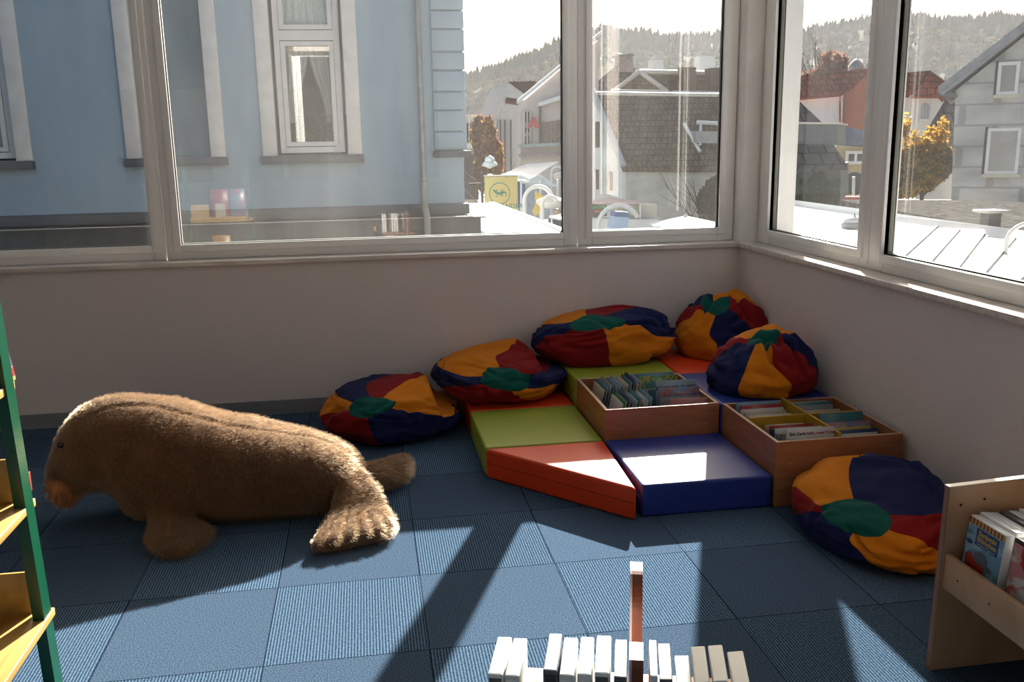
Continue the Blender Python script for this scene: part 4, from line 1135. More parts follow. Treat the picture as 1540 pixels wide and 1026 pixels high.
# yellow banner
bn = MB(); P4 = [W(804, 287, 18.5), W(818, 295, 18.5), W(811, 320, 18.5), W(804, 326, 18.5), W(801, 318, 18.5), W(806, 305, 18.5)]
bn.prism(P4, (0, .03, 0)); tag(bn.build('banner', M('banner_yellow', (.70, .45, .05, 1), .8, .1)), 'yellow cloth banner hanging between the arched street lamps', 'banner')

# ------------------------------------------------------------------ houses along the street
def tilt_uv(): pass
PALE_PINK = M('pale_pink_render', (.66, .56, .52, 1), .85, .06, 3)
CREAM_R = M('cream_render', (.68, .62, .52, 1), .85, .08, 3)
WHITE_R = M('white_house_render', (.62, .61, .60, 1), .85, .08, 3)
ROOF_BROWN = tiles_mat('brown_roof_tiles', (.105, .085, .07, 1), (.135, .11, .09, 1), 4.5, 4.8)
ROOF_ORANGE = tiles_mat('old_orange_roof_tiles', (.16, .115, .08, 1), (.20, .14, .095, 1), 4.5, 5)
ROOF_DARK = tiles_mat('dark_slate_roof', (.075, .075, .08, 1), (.095, .095, .10, 1), 2.2, 3.2, .4)
ROOF_RED = tiles_mat('red_roof_tiles', (.20, .055, .04, 1), (.24, .07, .05, 1), 2.6, 3.0)
BRICK = M('brick_chimney', (.10, .05, .04, 1), .8, .2, 12)
ROOF_LIGHT = M('pale_gutter', (.70, .62, .54, 1), .5, .1)

def house(label, Y, wall_px, wall_mat, depth, roof=None, cat='house', rmat=None, extra=None, name='house'):
    """front wall outline (with gable if any) by direction on y=Y, thickness depth"""
    P = [W(x, y, Y) for x, y in wall_px]
    root = thing(name, label, cat, (sum(p.x for p in P)/len(P), Y, ZG))
    MB().prism(P, (0, depth, 0)).build('wall', wall_mat, root)
    return root
def slab(root, name, pxs, ys, mat, th=.18, n=None):
    """flat plate through direction/plane pairs, given thickness"""
    P = [W(x, y, Y) for (x, y), Y in zip(pxs, ys)]
    nn = (P[1]-P[0]).cross(P[2]-P[0]).normalized()
    if nn.z < 0: nn = -nn
    return MB().prism(P, nn*-th).build(name, mat, root)

# far end of the street: a balcony house and a brown house
hA = house('small dark balcony house at the far end of the street beside the blue house corner', 45, [(698, 330), (719, 330), (719, 172), (698, 172)], CREAM_R, 6)
for x in (700, 705, 711, 717): opiece(hA, 'balcony_bar', [(x, 218), (x+1.2, 218), (x+1.2, 172), (x, 172)], 44.6, .15, O_WHITE)
opiece(hA, 'balcony', [(697, 224), (721, 224), (721, 216), (697, 216)], 44.3, .9, O_WHITE)
opiece(hA, 'window', [(700, 214), (716, 214), (716, 185), (700, 185)], 44.9, .1, O_GLASS)
opiece(hA, 'shop_front', [(698, 300), (720, 300), (720, 232), (698, 232)], 44.8, .15, M('dark_shopfront', (.05, .05, .055, 1), .4, .2))
hB = house('dark gabled house with a brown roof behind the pharmacy house', 60, [(747, 300), (800, 300), (800, 150), (766, 125), (747, 172)], WHITE_R, 10)
slab(hB, 'roof', [(760, 152), (765, 123), (806, 122), (800, 158)], [59.8, 60.8, 60.8, 59.8], M('brown_roof', (.13, .06, .045, 1), .7, .15), .4)
for x in (752, 759, 768): opiece(hB, 'downpipe', [(x, 270), (x+1.3, 270), (x+1.3, 180), (x, 180)], 59.5, .2, M('dark_pipe', (.05, .045, .04, 1), .5))
opiece(hB, 'shop_sign', [(779, 248), (787, 248), (787, 240), (779, 240)], 50, .2, M('orange_sign', (.75, .35, .05, 1), .5))
# pharmacy house: stepped pale facade with windows, cornice and a sloping gable edge
hC = house('pale pharmacy house with a red A sign and a steep roof edge', 34, [(783, 330), (900, 330), (900, 60), (848, 100), (790, 150), (783, 168)], PALE_PINK, 1.5)
opiece(hC, 'verge_board', [(779, 156), (850, 97), (905, 52), (905, 46), (850, 91), (779, 150)], 33.6, .3, O_WHITE)
for (xa, ya, xb, yb) in ((789, 168, 797, 184), (789, 192, 797, 200), (789, 205, 797, 219)): opiece(hC, 'window', [(xa, yb), (xb, yb), (xb, ya), (xa, ya)], 33.9, .15, O_GLASS)
for xa in (788, 792.5, 797): opiece(hC, 'window_bar', [(xa, 219), (xa+1, 219), (xa+1, 167), (xa, 167)], 33.8, .12, O_WHITE)
opiece(hC, 'cornice', [(811, 160), (850, 148), (850, 141), (811, 154)], 33.4, .6, O_WHITE)
opiece(hC, 'cornice', [(783, 222), (850, 219), (850, 214), (783, 217)], 33.2, .8, M('teal_grey_cornice', (.35, .40, .38, 1), .6))
opiece(hC, 'ledge', [(783, 236), (850, 233), (850, 229), (783, 232)], 33.4, .6, M('brown_grey_ledge', (.33, .28, .26, 1), .7))
for xa in (814, 820, 826, 832, 838, 844): opiece(hC, 'window', [(xa, 217), (xa+3.6, 216.7), (xa+3.6, 184-(xa-814)*.15), (xa, 185-(xa-814)*.15)], 33.9, .15, M('brown_blind', (.24, .18, .14, 1), .6, .2))
opiece(hC, 'corner_pipe', [(812, 217), (814, 217), (814, 155), (812, 155)], 33.7, .2, M('dark_pipe', (.05, .045, .04, 1), .5))
sA = W(802.5, 185, 33.5); hs = sA.z-W(802.5, 198, 33.5).z
text_mb('A', hs*1.5, basis((1, 0, 0), (0, 0, 1), (0, -1, 0), W(802.5, 185, 33.5)), extrude=.05, bold=.05).build('pharmacy_letter', M('pharmacy_red', (.55, .03, .05, 1), .5), hC)

# white market canopy on posts
cn = thing('market_canopy', 'white sloping canopy roof of a market stall in the street', 'market stall', (W(790, 260, 27).x, 27, ZG))
slab(cn, 'roof', [(747, 266), (793, 272), (840, 243), (790, 247)], [25, 24, 28, 31], M('white_tarpaulin', (.80, .80, .80, 1), .6, .05), .06)
opiece(cn, 'gable', [(782, 276), (842, 282), (812, 262)], 24.2, .06, M('clear_plastic', (.5, .53, .56, 1), .3, .2))
for x in (783, 812, 838): opiece(cn, 'post', [(x, 330), (x+2, 330), (x+2, 270), (x, 270)], 24.1, .1, O_WHITE)
opiece(cn, 'back_panel', [(777, 330), (826, 330), (826, 283), (777, 280)], 26, .05, M('grey_tarp', (.40, .44, .50, 1), .7, .2))
opiece(cn, 'goods_rack', [(779, 312), (790, 312), (790, 268), (779, 268)], 24.6, .3, M('blue_goods', (.06, .10, .22, 1), .7, .3, 5))
tb = thing('market_table', 'white topped market table beside the street lamps', 'table', (W(840, 327, 19).x, 19, ZG))
slab(tb, 'tabletop', [(826, 325), (850, 331), (858, 325), (845, 321)], [18.6, 18.6, 19.6, 19.6], O_WHITE, .05)
opiece(tb, 'leg', [(847, 360), (849, 360), (849, 331), (847, 331)], 18.7, .06, O_WHITE)
opiece(tb, 'leg', [(829, 360), (831, 360), (831, 327), (829, 327)], 18.7, .06, O_WHITE)

# pedestrian in dark clothes: one skinned body
def pedestrian(px, py_head, Y, h=1.72):
    tp = W(px, py_head, Y); zf = tp.z-h
    pts = {'pel': (0, 0, .93), 'waist': (0, 0, 1.08), 'chest': (0, .02, 1.30), 'neck': (0, .0, 1.47), 'head': (.0, -.02, 1.60), 'top': (0, -.02, 1.70),
           'lh': (.09, 0, .88), 'lk': (.10, -.03, .50), 'la': (.10, .05, .08), 'lt': (.11, -.10, .04), 'rh': (-.09, 0, .88), 'rk': (-.10, -.10, .50), 'ra': (-.10, -.02, .08), 'rt': (-.11, -.16, .04),
           'ls': (.19, 0, 1.40), 'le': (.25, .04, 1.12), 'lw': (.22, -.14, .92), 'rs': (-.19, 0, 1.40), 're': (-.25, .04, 1.12), 'rw': (-.22, -.14, .92)}
    ed = [('pel', 'waist'), ('waist', 'chest'), ('chest', 'neck'), ('neck', 'head'), ('head', 'top'), ('pel', 'lh'), ('lh', 'lk'), ('lk', 'la'), ('la', 'lt'), ('pel', 'rh'), ('rh', 'rk'), ('rk', 'ra'), ('ra', 'rt'),
          ('chest', 'ls'), ('ls', 'le'), ('le', 'lw'), ('chest', 'rs'), ('rs', 're'), ('re', 'rw')]
    rad = dict(pel=.15, waist=.14, chest=.16, neck=.06, head=.095, top=.07, lh=.10, lk=.065, la=.05, lt=.04, rh=.10, rk=.065, ra=.05, rt=.04, ls=.075, le=.05, lw=.035, rs=.075, re=.05, rw=.035)
    ks = list(pts); me = bpy.data.meshes.new('body')
    me.from_pydata([(tp.x+pts[k][0], Y+pts[k][1], zf+pts[k][2]) for k in ks], [(ks.index(a), ks.index(b_)) for a, b_ in ed], [])
    o = bpy.data.objects.new('person', me); COL.objects.link(o)
    o.modifiers.new('skin', 'SKIN'); o.modifiers.new('sub', 'SUBSURF').render_levels = 1
    for k, sv in zip(ks, me.skin_vertices[0].data): sv.radius = (rad[k], rad[k]); sv.use_root = (k == 'pel')
    m, nt, b, out = newmat('clothed_person'); tc = nt.nodes.new('ShaderNodeTexCoord'); sx = nt.nodes.new('ShaderNodeSeparateXYZ'); nt.links.new(tc.outputs['Object'], sx.inputs[0])
    mr = nt.nodes.new('ShaderNodeMapRange'); mr.inputs['From Min'].default_value = zf; mr.inputs['From Max'].default_value = zf+h; nt.links.new(sx.outputs[2], mr.inputs['Value'])
    r_ = ramp(nt, mr.outputs[0], [(0, (.02, .02, .02)), (.52, (.03, .035, .06)), (.54, (.02, .02, .025)), (.85, (.02, .02, .025)), (.87, (.45, .28, .2)), (.93, (.45, .28, .2)), (.95, (.05, .03, .02))])
    nt.nodes[r_.node.name].color_ramp.interpolation = 'CONSTANT'; nt.links.new(r_, b.inputs['Base Color'])
    me.materials.append(m)
    return o
tag(pedestrian(837, 312, 22), 'person in dark jacket and trousers standing by the market table', 'person')

# dark-roofed house in the third pane: white gable on the left, big roof slope toward us
hD = thing('house', 'white house with a large dark tiled roof, its gable beside the pharmacy house', 'house', (W(980, 300, 26).x, 26, ZG))
hx0, hx1 = W(892, 200, 26).x, W(1100, 200, 26).x
# eave line nearer than the ridge
slab(hD, 'roof', [(940, 250), (1100, 251), (1100, 143), (893, 140)], [24, 24, 26, 26], ROOF_BROWN, .3)
opiece(hD, 'wall', [(941, 345), (1100, 345), (1100, 247), (941, 247)], 24.4, 5, M('shaded_house_wall', (.50, .48, .45, 1), .85, .15, 3))  # white wall toned down below the gable, shade put into its colour
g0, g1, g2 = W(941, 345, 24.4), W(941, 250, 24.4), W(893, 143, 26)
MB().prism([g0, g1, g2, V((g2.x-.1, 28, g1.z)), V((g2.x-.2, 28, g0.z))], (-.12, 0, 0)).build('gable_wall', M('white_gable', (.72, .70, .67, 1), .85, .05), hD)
v0, v1 = W(940, 251, 23.9), W(893, 140, 26)
MB().tube([v0+V((-.05, 0, .05)), v1+V((-.05, 0, .1))], .10, 8).build('verge', M('verge_metal', (.45, .46, .47, 1), .4, .1), hD)
MB().tube([W(893, 141, 26), W(1100, 144, 26)], .08, 8).build('ridge_cap', ROOF_LIGHT, hD)
for (xa, ya, xb, yb) in ((897, 183, 902, 222), (896, 255, 901, 285), (917, 258, 924, 287)):
    opiece(hD, 'window', [(xa, yb), (xb, yb), (xb, ya), (xa, ya)], 25.0, .2, O_GLASS)
MB().tube([W(1029, 186, 25.0), W(1053, 228, 24.2)], .06, 8).build('roof_ladder', O_WHITE, hD)
MB().tube([W(1048, 184, 24.6), W(1086, 186, 24.6)], .07, 8).tube([W(1053, 218, 24.3), W(1054, 187, 24.6)], .05, 8).build('awning_rail', O_WHITE, hD)
# dormer slot and balcony at its right
opiece(hD, 'dormer', [(1047, 215), (1100, 216), (1100, 198), (1047, 197)], 24.2, 1.0, M('grey_dormer', (.38, .37, .36, 1), .6, .15))
# house behind it: orange-brown hipped roof, ridge and three chimneys
hE = thing('house', 'house with an old orange tiled hip roof and chimneys behind the dark roof', 'house', (W(1000, 140, 38).x, 38, ZG))
slab(hE, 'roof', [(905, 141), (962, 108), (1006, 140)], [35, 36, 35], ROOF_ORANGE, .3)
slab(hE, 'roof', [(1004, 141), (963, 107), (1100, 110), (1100, 143)], [35.2, 36, 36, 35.2], ROOF_ORANGE, .3)
slab(hE, 'roof', [(893, 143), (930, 138), (962, 108), (956, 108)], [35.3, 35.3, 36.2, 36.3], ROOF_DARK, .3)
opiece(hE, 'wall', [(893, 300), (1100, 300), (1100, 142), (893, 142)], 35.5, 5, WHITE_R)
for a_, b_ in (((918, 141), (962, 108)), ((962, 108), (1006, 140)), ((962, 108), (1100, 111))):
    MB().tube([W(*a_, 34.95 if a_ != (962, 108) else 35.9), W(*b_, 35.9 if b_ != (1006, 140) else 34.95)], .11, 8).build('ridge_cap', ROOF_LIGHT, hE)
MB().tube([W(919, 137.5, 34.7), W(1004, 138.5, 34.7)], .10, 8).tube([W(1010, 139.5, 34.7), W(1100, 141, 34.7)], .10, 8).build('gutter', ROOF_LIGHT, hE)
for (xa, xb, yt, yb, Y) in ((1028, 1047, 101, 140, 35.1), (1069, 1092, 102, 140, 35.1)):
    ch = opiece(hE, 'chimney', [(xa, yb), (xb, yb), (xb, yt), (xa, yt)], Y, .8, BRICK)
# slate roof and broad chimney at the left, satellite dish
hF = thing('house', 'house with a steep slate roof, a broad chimney and a satellite dish, far behind', 'house', (W(920, 120, 45).x, 45, ZG))
slab(hF, 'roof', [(880, 138), (932, 94), (956, 103), (925, 141)], [43, 44.3, 44.3, 43], ROOF_DARK, .3)
opiece(hF, 'chimney', [(932, 108), (952, 108), (952, 84), (932, 84)], 43.8, 1.0, M('grey_brick', (.20, .17, .155, 1), .8, .3, 6))
opiece(hF, 'chimney_cap', [(930, 85), (954, 84), (954, 81), (930, 82)], 43.6, 1.4, DARK_STONE)
opiece(hF, 'wall', [(880, 160), (925, 160), (925, 100), (880, 100)], 49, 3, CREAM_R)
dc = W(900, 87, 44)
MB().lathe([(.001, 0), (.35, -.04), (.55, -.13), (.54, -.12), (.35, -.02), (.001, .03)], (0, 0, 0), 20, 0, 1).build('dish', M('cream_dish', (.60, .54, .45, 1), .5, .05), hF)
_d = [o for o in bpy.data.objects if o.parent == hF and o.name.startswith('dish')][-1]
_d.data.transform(Matrix.Translation(dc - hF.location)); _d.data.update()
_d.data.transform(Matrix.Translation(-(V((0, 0, 0))-hF.location)-hF.location))
MB().tube([dc+V((0, .1, 0)), W(900, 104, 44.1)], .04, 6).build('dish_mast', ZINC, hF)
opiece(hF, 'mast', [(890, 138), (892, 138), (892, 70), (890, 70)], 43, .08, O_WHITE)

# market stalls and the tent top below the dark-roofed house
st_ = thing('market_stall', 'market stall with bright painted signboards at the foot of the dark-roofed house', 'market stall', (W(930, 330, 21).x, 21, ZG))
opiece(st_, 'signboard', [(891, 327), (913, 325), (913, 306), (891, 305)], 21, .1, M('black_sign', (.05, .03, .03, 1), .4, .3, 8))
for i, (tx_, cx_, cy_, cl) in enumerate((('POPCORN', 901, 312, (.10, .40, .12, 1)), ('PIZZA', 901, 318, (.65, .2, .03, 1)))):
    t0 = W(cx_, cy_, 20.95); text_mb(tx_, .105, basis((1, 0, 0), (0, 0, 1), (0, -1, 0), t0), bold=.006).build('lettering', M('stall_ink_%d' % i, cl, .5), st_)
opiece(st_, 'picture_board', [(920, 325), (962, 329), (962, 311), (920, 307)], 21, .1, cover_mat('stall_picture', (.05, .30, .36, 1), [(.55, .55, .15, 1), (.5, .12, .12, 1)]))
opiece(st_, 'side_panel', [(962, 330), (988, 331), (988, 307), (962, 308)], 21.2, .6, CREAM_R)
slab(st_, 'roof', [(889, 304), (945, 307), (990, 306), (915, 296)], [20.8, 20.8, 22.5, 23], M('striped_awning', (.62, .45, .42, 1), .7, .3, 14), .05)
opiece(st_, 'counter', [(889, 345), (990, 347), (990, 331), (889, 328)], 20.7, .5, O_WHITE)
opiece(st_, 'post', [(962, 330), (964, 330), (964, 307), (962, 307)], 20.9, .06, O_WHITE)
bx_ = thing('storage_box', 'light blue box standing under the big white lamp arch', 'box', (W(933, 335, 19).x, 19, ZG))
opiece(bx_, 'body', [(920, 344), (944, 344), (946, 327), (924, 326)], 19, .5, M('pale_blue_box', (.35, .48, .68, 1), .5, .1))
opiece(bx_, 'lid', [(924, 327), (947, 328), (945, 319), (926, 318)], 19.1, .5, M('dark_blue_lid', (.06, .12, .30, 1), .5, .1))
tt = thing('tent', 'white and blue pointed tent top at the foot of the dark-roofed house', 'tent', (W(1031, 340, 18).x, 18.5, ZG))
ap = W(1031, 324.5, 18.6); z_e = W(1031, 343, 17.5).z; cx, cyy, rr_ = ap.x, ap.y, 1.05
c8 = [(cx+rr_*cos(2*pi*(k+.5)/8), cyy+rr_*sin(2*pi*(k+.5)/8), z_e) for k in range(8)]
for k in range(8):
    MB().prism([ap, c8[k], c8[(k+1) % 8]], (0, 0, -.02)).build('canopy_panel', M('tent_blue', (.10, .14, .36, 1), .7, .1) if k % 2 == 0 else M('tent_white', (.80, .79, .78, 1), .7, .05), tt)
MB().lathe([(.09, ap.z-.05), (.05, ap.z+.02), (.001, ap.z+.05)], (cx, cyy, 0), 12).build('finial', O_WHITE, tt)
MB().tube([(cx, cyy, ZG), (cx, cyy, ap.z)], .04, 8).build('pole', O_WHITE, tt)

# ------------------------------------------------------------------ plants: leaf meshes
def foliage(mb, c, r, n, size, rr, mi=0, shell=.55):
    for _ in range(n):
        q = V((rr.gauss(0, 1), rr.gauss(0, 1), rr.gauss(0, 1))).normalized()*(shell+(1-shell)*rr.random()**.5)
        k = 1+.25*noise.noise(q*2.5+V(c))
        p = V(c)+V((q.x*r[0], q.y*r[1], q.z*r[2]))*k
        a = V((rr.uniform(-1, 1), rr.uniform(-1, 1), rr.uniform(-1, 1))).normalized(); b_ = a.cross(V((rr.random(), rr.random(), rr.random()+.1))).normalized()
        s_ = size*rr.uniform(.6, 1.4)
        mb.add([p-a*s_, p-b_*s_*.5, p+a*s_, p+b_*s_*.5], [(0, 1, 2, 3)], mi)
def branches(base, top, rr, n=14, r=.08, spread=1):
    mb = MB(); base, top = V(base), V(top); h = (top-base).length
    mb.tube([base, base.lerp(top, .35), base.lerp(top, .6)], [r, r*.75, r*.4], 7)
    for i in range(n):
        s0 = base.lerp(top, rr.uniform(.3, .6)); a = rr.uniform(0, 2*pi); el = rr.uniform(.25, 1.2)
        d = V((cos(a)*cos(el), sin(a)*cos(el), sin(el))); L_ = h*rr.uniform(.3, .5)*spread
        m1 = s0+d*L_*.5+V((0, 0, .05*h)); e_ = s0+d*L_+V((0, 0, .12*h))
        mb.tube([s0, m1, e_], [r*.35, r*.22, r*.08], 5)
        for j in range(3):
            d2 = (d+V((rr.uniform(-.8, .8), rr.uniform(-.8, .8), rr.uniform(-.2, .8)))).normalized()
            mb.tube([m1.lerp(e_, j*.3), m1.lerp(e_, j*.3)+d2*L_*.45], [r*.15, r*.05], 4)
    return mb
BARK = M('bark', (.09, .06, .045, 1), .9, .2)
L_YEL = M('autumn_yellow_leaves', (.50, .30, .05, 1), .7, .35, 3); L_OLIVE = M('olive_leaves', (.16, .16, .05, 1), .7, .3, 3); L_RUST = M('rust_leaves', (.24, .10, .06, 1), .7, .3, 3)
L_DKG = M('dark_green_leaves', (.045, .075, .03, 1), .6, .35, 3); L_BRN = M('brown_twig_leaves', (.30, .19, .14, 1), .8, .25, 3)
for m_ in (L_YEL, L_OLIVE, L_RUST, L_DKG, L_BRN):
    nt_ = m_.node_tree; b_ = nt_.nodes['Principled BSDF']; t_ = N(nt_, 'ShaderNodeBsdfTranslucent')
    src = b_.inputs['Base Color'].links[0].from_socket; nt_.links.new(src, t_.inputs['Color'])
    mx_ = nt_.nodes.new('ShaderNodeMixShader'); mx_.inputs[0].default_value = .45
    nt_.links.new(b_.outputs[0], mx_.inputs[1]); nt_.links.new(t_.outputs[0], mx_.inputs[2]); nt_.links.new(mx_.outputs[0], nt_.nodes['Material Output'].inputs['Surface'])

def tree(label, px, py_base, py_top, Y, wpx, mats, n, size, seed, cat='tree', zbase=None, name='tree', group=None, bn=14, rbr=.08, ry=None, clumps=7, shoots=()):
    rr = random.Random(seed)
    top = W(px, py_top, Y); bot = W(px, py_base, Y)
    if zbase is not None: bot.z = zbase
    halfw = abs(W(px+wpx/2, py_top, Y).x-W(px-wpx/2, py_top, Y).x)/2
    root = thing(name, label, cat, (bot.x, Y, bot.z), 0, group)
    branches(bot, top, rr, bn, rbr).build('trunk', BARK, root)
    vis = W(px, py_base, Y).z; hh = (top.z-vis)/2; cz = (top.z+vis)/2
    mb = MB()
    for k in range(clumps):
        a = rr.uniform(0, 2*pi); rad = rr.random()**.5
        cc = (bot.x+halfw*.62*rad*cos(a), Y+(ry or halfw)*.6*rad*sin(a), cz+hh*rr.uniform(-.55, .55))
        for i, m_ in enumerate(mats): foliage(mb, cc, (halfw*.45, (ry or halfw)*.45, hh*.48), n//clumps//len(mats), size, rr, i)
    for (sx, sy) in shoots:
        p = W(sx, sy, Y)
        foliage(mb, p-V((0, 0, hh*.35)), (halfw*.20, .25, hh*.55), 150, size, rr, 0, .05)
    mb.build('foliage', mats, root)
    return root
tree('autumn tree with rust and yellow leaves at the far end of the street', 735, 290, 172, 40, 46, [L_RUST, L_YEL, L_RUST], 4200, .16, 11, zbase=ZG)
tree('dark ivy bush climbing the house wall at the third pane edge', 1070, 345, 248, 22, 44, [L_DKG], 4200, .11, 12, cat='bush', zbase=ZG, name='ivy_bush')
tree('bare autumn tree with brown twigs above the red roof', 1243, 150, 70, 60, 96, [L_BRN, L_RUST], 2600, .20, 13, zbase=ZG, bn=40, rbr=.22)
# ------------------------------------------------------------------ view through the right-hand windows
METAL_R = M('white_metal_roof', (.78, .78, .78, 1), .45, .03, 3)
zm = .58
rf = thing('metal_roof', 'bright white standing seam metal roof directly outside the right window', 'roof', (5, 6, zm))
P_ = [W(1190, 309, zm, 2), W(1540, 360, zm, 2), W(1800, 402, zm, 2)]
near = [V((12.0, -3.5, zm)), V((.40, -3.5, zm)), V((.40, .6, zm)), W(1150, 322, zm, 2)]
MB().prism([P_[0], P_[1], P_[2]]+near, (0, 0, -.12)).build('sheet', METAL_R, rf)
MB().prism([p+V((0, 0, -.13)) for p in [P_[0], P_[1], P_[2]]+near], (0, 0, ZG-zm+.13)).build('wall', RENDER_W, rf)
up_ = V((0, 0, .085))
MB().prism([P_[0], P_[1], P_[2], P_[2]+up_, P_[1]+up_, P_[0]+up_], (0, .06, 0)).build('parapet', METAL_R, rf)
for k, (ax, ay, bx2, by2) in enumerate(((1402, 392, 1444, 345), (1445, 398, 1483, 349), (1480, 412, 1528, 357), (1530, 425, 1600, 366), (1350, 395, 1412, 339))):
    a_, b_ = W(ax, ay, zm+.003, 2), W(bx2, by2, zm+.003, 2)
    d_ = (b_-a_).normalized(); o_ = V((d_.y, -d_.x, 0))*.008
    a_ = a_-d_*1.2
    MB().prism([a_-o_, a_+o_, b_+o_, b_-o_], (0, 0, .018)).build('seam', M('roof_seam', (.30, .30, .30, 1), .5), rf)
# oval dome added in place of a street lamp's reflection in the pane
sk = W(1284, 343, zm, 2)
dm = thing('reflection_dome', 'small oval white dome on the metal roof standing in for a lamp reflection', 'lamp reflection', tuple(sk))
MB().lathe([(.135, zm+.001), (.145, zm+.04), (.13, zm+.07), (.001, zm+.07)], (sk.x, sk.y, 0), 24).build('base', M('grey_dome_base', (.40, .40, .39, 1), .5, .1), dm)
MB().lathe([(.13, zm+.071), (.115, zm+.10), (.06, zm+.125), (.014, zm+.135), (.01, zm+.17), (.001, zm+.175)], (sk.x, sk.y, 0), 24).build('dome', O_WHITE, dm)
ap_ = W(1512, 382, zm, 2)
arc = [(ap_.x, ap_.y, zm), (ap_.x, ap_.y, zm+.10)] + [(ap_.x+.22*(1-cos(a)), ap_.y, zm+.10+.16*sin(a)) for a in [pi/2*k/8 for k in range(1, 9)]] + [(ap_.x+.8, ap_.y, zm+.27)]
tag(MB().tube(arc, .018, 10).build('reflection_pipe', O_WHITE), 'curved white pipe on the metal roof standing in for a lamp reflection', 'pipe')  # pipe made up to stand where a street lamp's arch is mirrored
# gravel roof beyond the parapet with a vent
zg = .62
gr = thing('gravel_roof', 'grey gravel flat roof behind the white metal roof, with a vent on it', 'roof', (8, 12, zg))
Gp = [W(1270, 302, zg, 2), W(1336, 316, zg, 2), W(1540, 350, zg, 2), W(1800, 395, zg, 2), W(1800, 312, zg, 2), W(1436, 301, zg, 2)]
yo = .25
Gp = [p+V((.05, yo, 0)) if i < 4 else p for i, p in enumerate(Gp)]
MB().prism(Gp, (0, 0, -.15)).build('gravel_bed', GRAVEL, gr)
vp = W(1495, 345, zg, 2)
MB().box((vp.x-.07, vp.y, zg), (vp.x+.07, vp.y+.14, zg+.17)).build('vent', M('dark_vent', (.10, .10, .10, 1), .6, .2), gr)
MB().rbox((vp.x-.13, vp.y-.06, zg+.17), (vp.x+.13, vp.y+.2, zg+.195), .006, 1).build('vent_cap', M('pale_concrete', (.60, .57, .50, 1), .8, .1), gr)
# grey shingled gable house (this and its neighbours stand at an angle to the room)
FRAME[0] = Matrix.Rotation(-.60, 4, 'Z')
GREY_S = tiles_mat('grey_fibre_shingle', (.44, .45, .46, 1), (.50, .51, .52, 1), .55, 1.5, .15, .72)
gy = 25
hG = thing('house', 'grey shingle clad gable house with two windows behind the gravel roof', 'house', (W(1600, 200, gy).x, gy, ZG))
wl = MB(); ox0, ox1 = W(1434, 200, gy).x, W(1760, 300, gy).x
wn = [rect(1486, 193, 1530, 262, gy), rect(1502, 94, 1530, 142, gy)]
wl.prism([W(1429, 330, gy), W(1762, 370, gy), W(1762, 120, gy), W(1610, 0, gy), W(1437, 136, gy)], (0, 3.4, 0)).build('wall', GREY_S, hG)
slab(hG, 'roof', [(1411, 137), (1610, -20), (1616, -10), (1425, 150)], [gy-.5, gy-.5, gy+3.6, gy+3.6], M('grey_verge', (.30, .31, .33, 1), .6, .1), .18)
opiece(hG, 'verge_board', [(1411, 140), (1550, 39), (1612, -8), (1612, -22), (1550, 24), (1411, 130)], gy-.55, .2, M('verge_shingle', (.30, .31, .33, 1), .7, .2, 4))
opiece(hG, 'gutter', [(1412, 144), (1440, 147), (1440, 141), (1412, 137)], gy-.4, .3, M('dark_gutter', (.12, .12, .13, 1), .5))
for (a, b, c, d) in wn:
    MB().box((a-.07, gy-.02, c-.02), (a+.02, gy+.02, d+.04)).build('window_reveal', M('dark_reveal', (.05, .06, .07, 1), .7), hG)
    owindow(hG, a, b, c, d, gy-.015, .09, .05, M('cream_sill', (.66, .60, .48, 1), .7, .05), glass=M('net_curtain_pane', (.30, .30, .29, 1), .15, .1, 30, stretch=(6, 1, .2)))
FRAME[0] = Matrix.Identity(4)
# yellow autumn shrub with taller shoots
tree('yellow and olive autumn shrub between the gravel roof and the grey house', 1388, 306, 212, 21, 90, [L_YEL, L_OLIVE, L_YEL], 9000, .085, 14, cat='shrub', zbase=-1.2, name='autumn_shrub', ry=.8, clumps=12, shoots=((1362, 178), (1418, 184), (1400, 196), (1376, 205)))
FRAME[0] = Matrix.Rotation(-.60, 4, 'Z')
# dark slate lean-to beside the grey house
hH = thing('house', 'low house with a steep dark roof between the shrub and the grey house', 'house', (W(1400, 220, 30).x, 30, ZG))
slab(hH, 'roof', [(1374, 228), (1424, 146), (1450, 150), (1450, 240)], [29, 30.6, 30.6, 29], ROOF_DARK, .3)
opiece(hH, 'wall', [(1376, 300), (1450, 300), (1450, 228), (1376, 228)], 29.6, 2, WHITE_R)
FRAME[0] = Matrix.Rotation(-.55, 4, 'Z')
# white house with a red roof and an arched window
hI = thing('house', 'white house with a red tiled roof and an arched window far behind the shrub', 'house', (W(1375, 180, 42).x, 42, ZG))
opiece(hI, 'wall', [(1330, 260), (1420, 260), (1420, 147), (1330, 147)], 42, 6, M('bright_white_render', (.75, .73, .70, 1), .8, .04))
opiece(hI, 'gable_wall', [(1371, 148), (1420, 148), (1394, 121)], 41.9, .5, M('red_shingle_wall', (.36, .085, .045, 1), .7, .15, 6))
slab(hI, 'roof', [(1330, 148), (1372, 134), (1398, 106), (1330, 112)], [41.5, 41.5, 42.4, 42.4], ROOF_RED, .3)
slab(hI, 'roof', [(1369, 147), (1394, 119), (1424, 146)], [41.6, 41.6, 41.6], ROOF_RED, .3)
slab(hI, 'roof', [(1396, 120), (1398, 106), (1422, 122), (1424, 146)], [41.4, 42.4, 42.4, 41.4], ROOF_RED, .3)
wa = [W(1384.5, 179, 41.9), W(1396.5, 180, 41.9)]; wc = (wa[0]+wa[1])/2; wr_ = (wa[1].x-wa[0].x)/2; wz = W(1390, 161, 41.9).z
prof_ = [wa[0], V((wa[1].x, 41.9, wa[0].z)), V((wa[1].x, 41.9, wz))]+[V((wc.x+wr_*cos(a), 41.9, wz+wr_*sin(a))) for a in [pi*k/10 for k in range(1, 10)]]+[V((wa[0].x, 41.9, wz))]
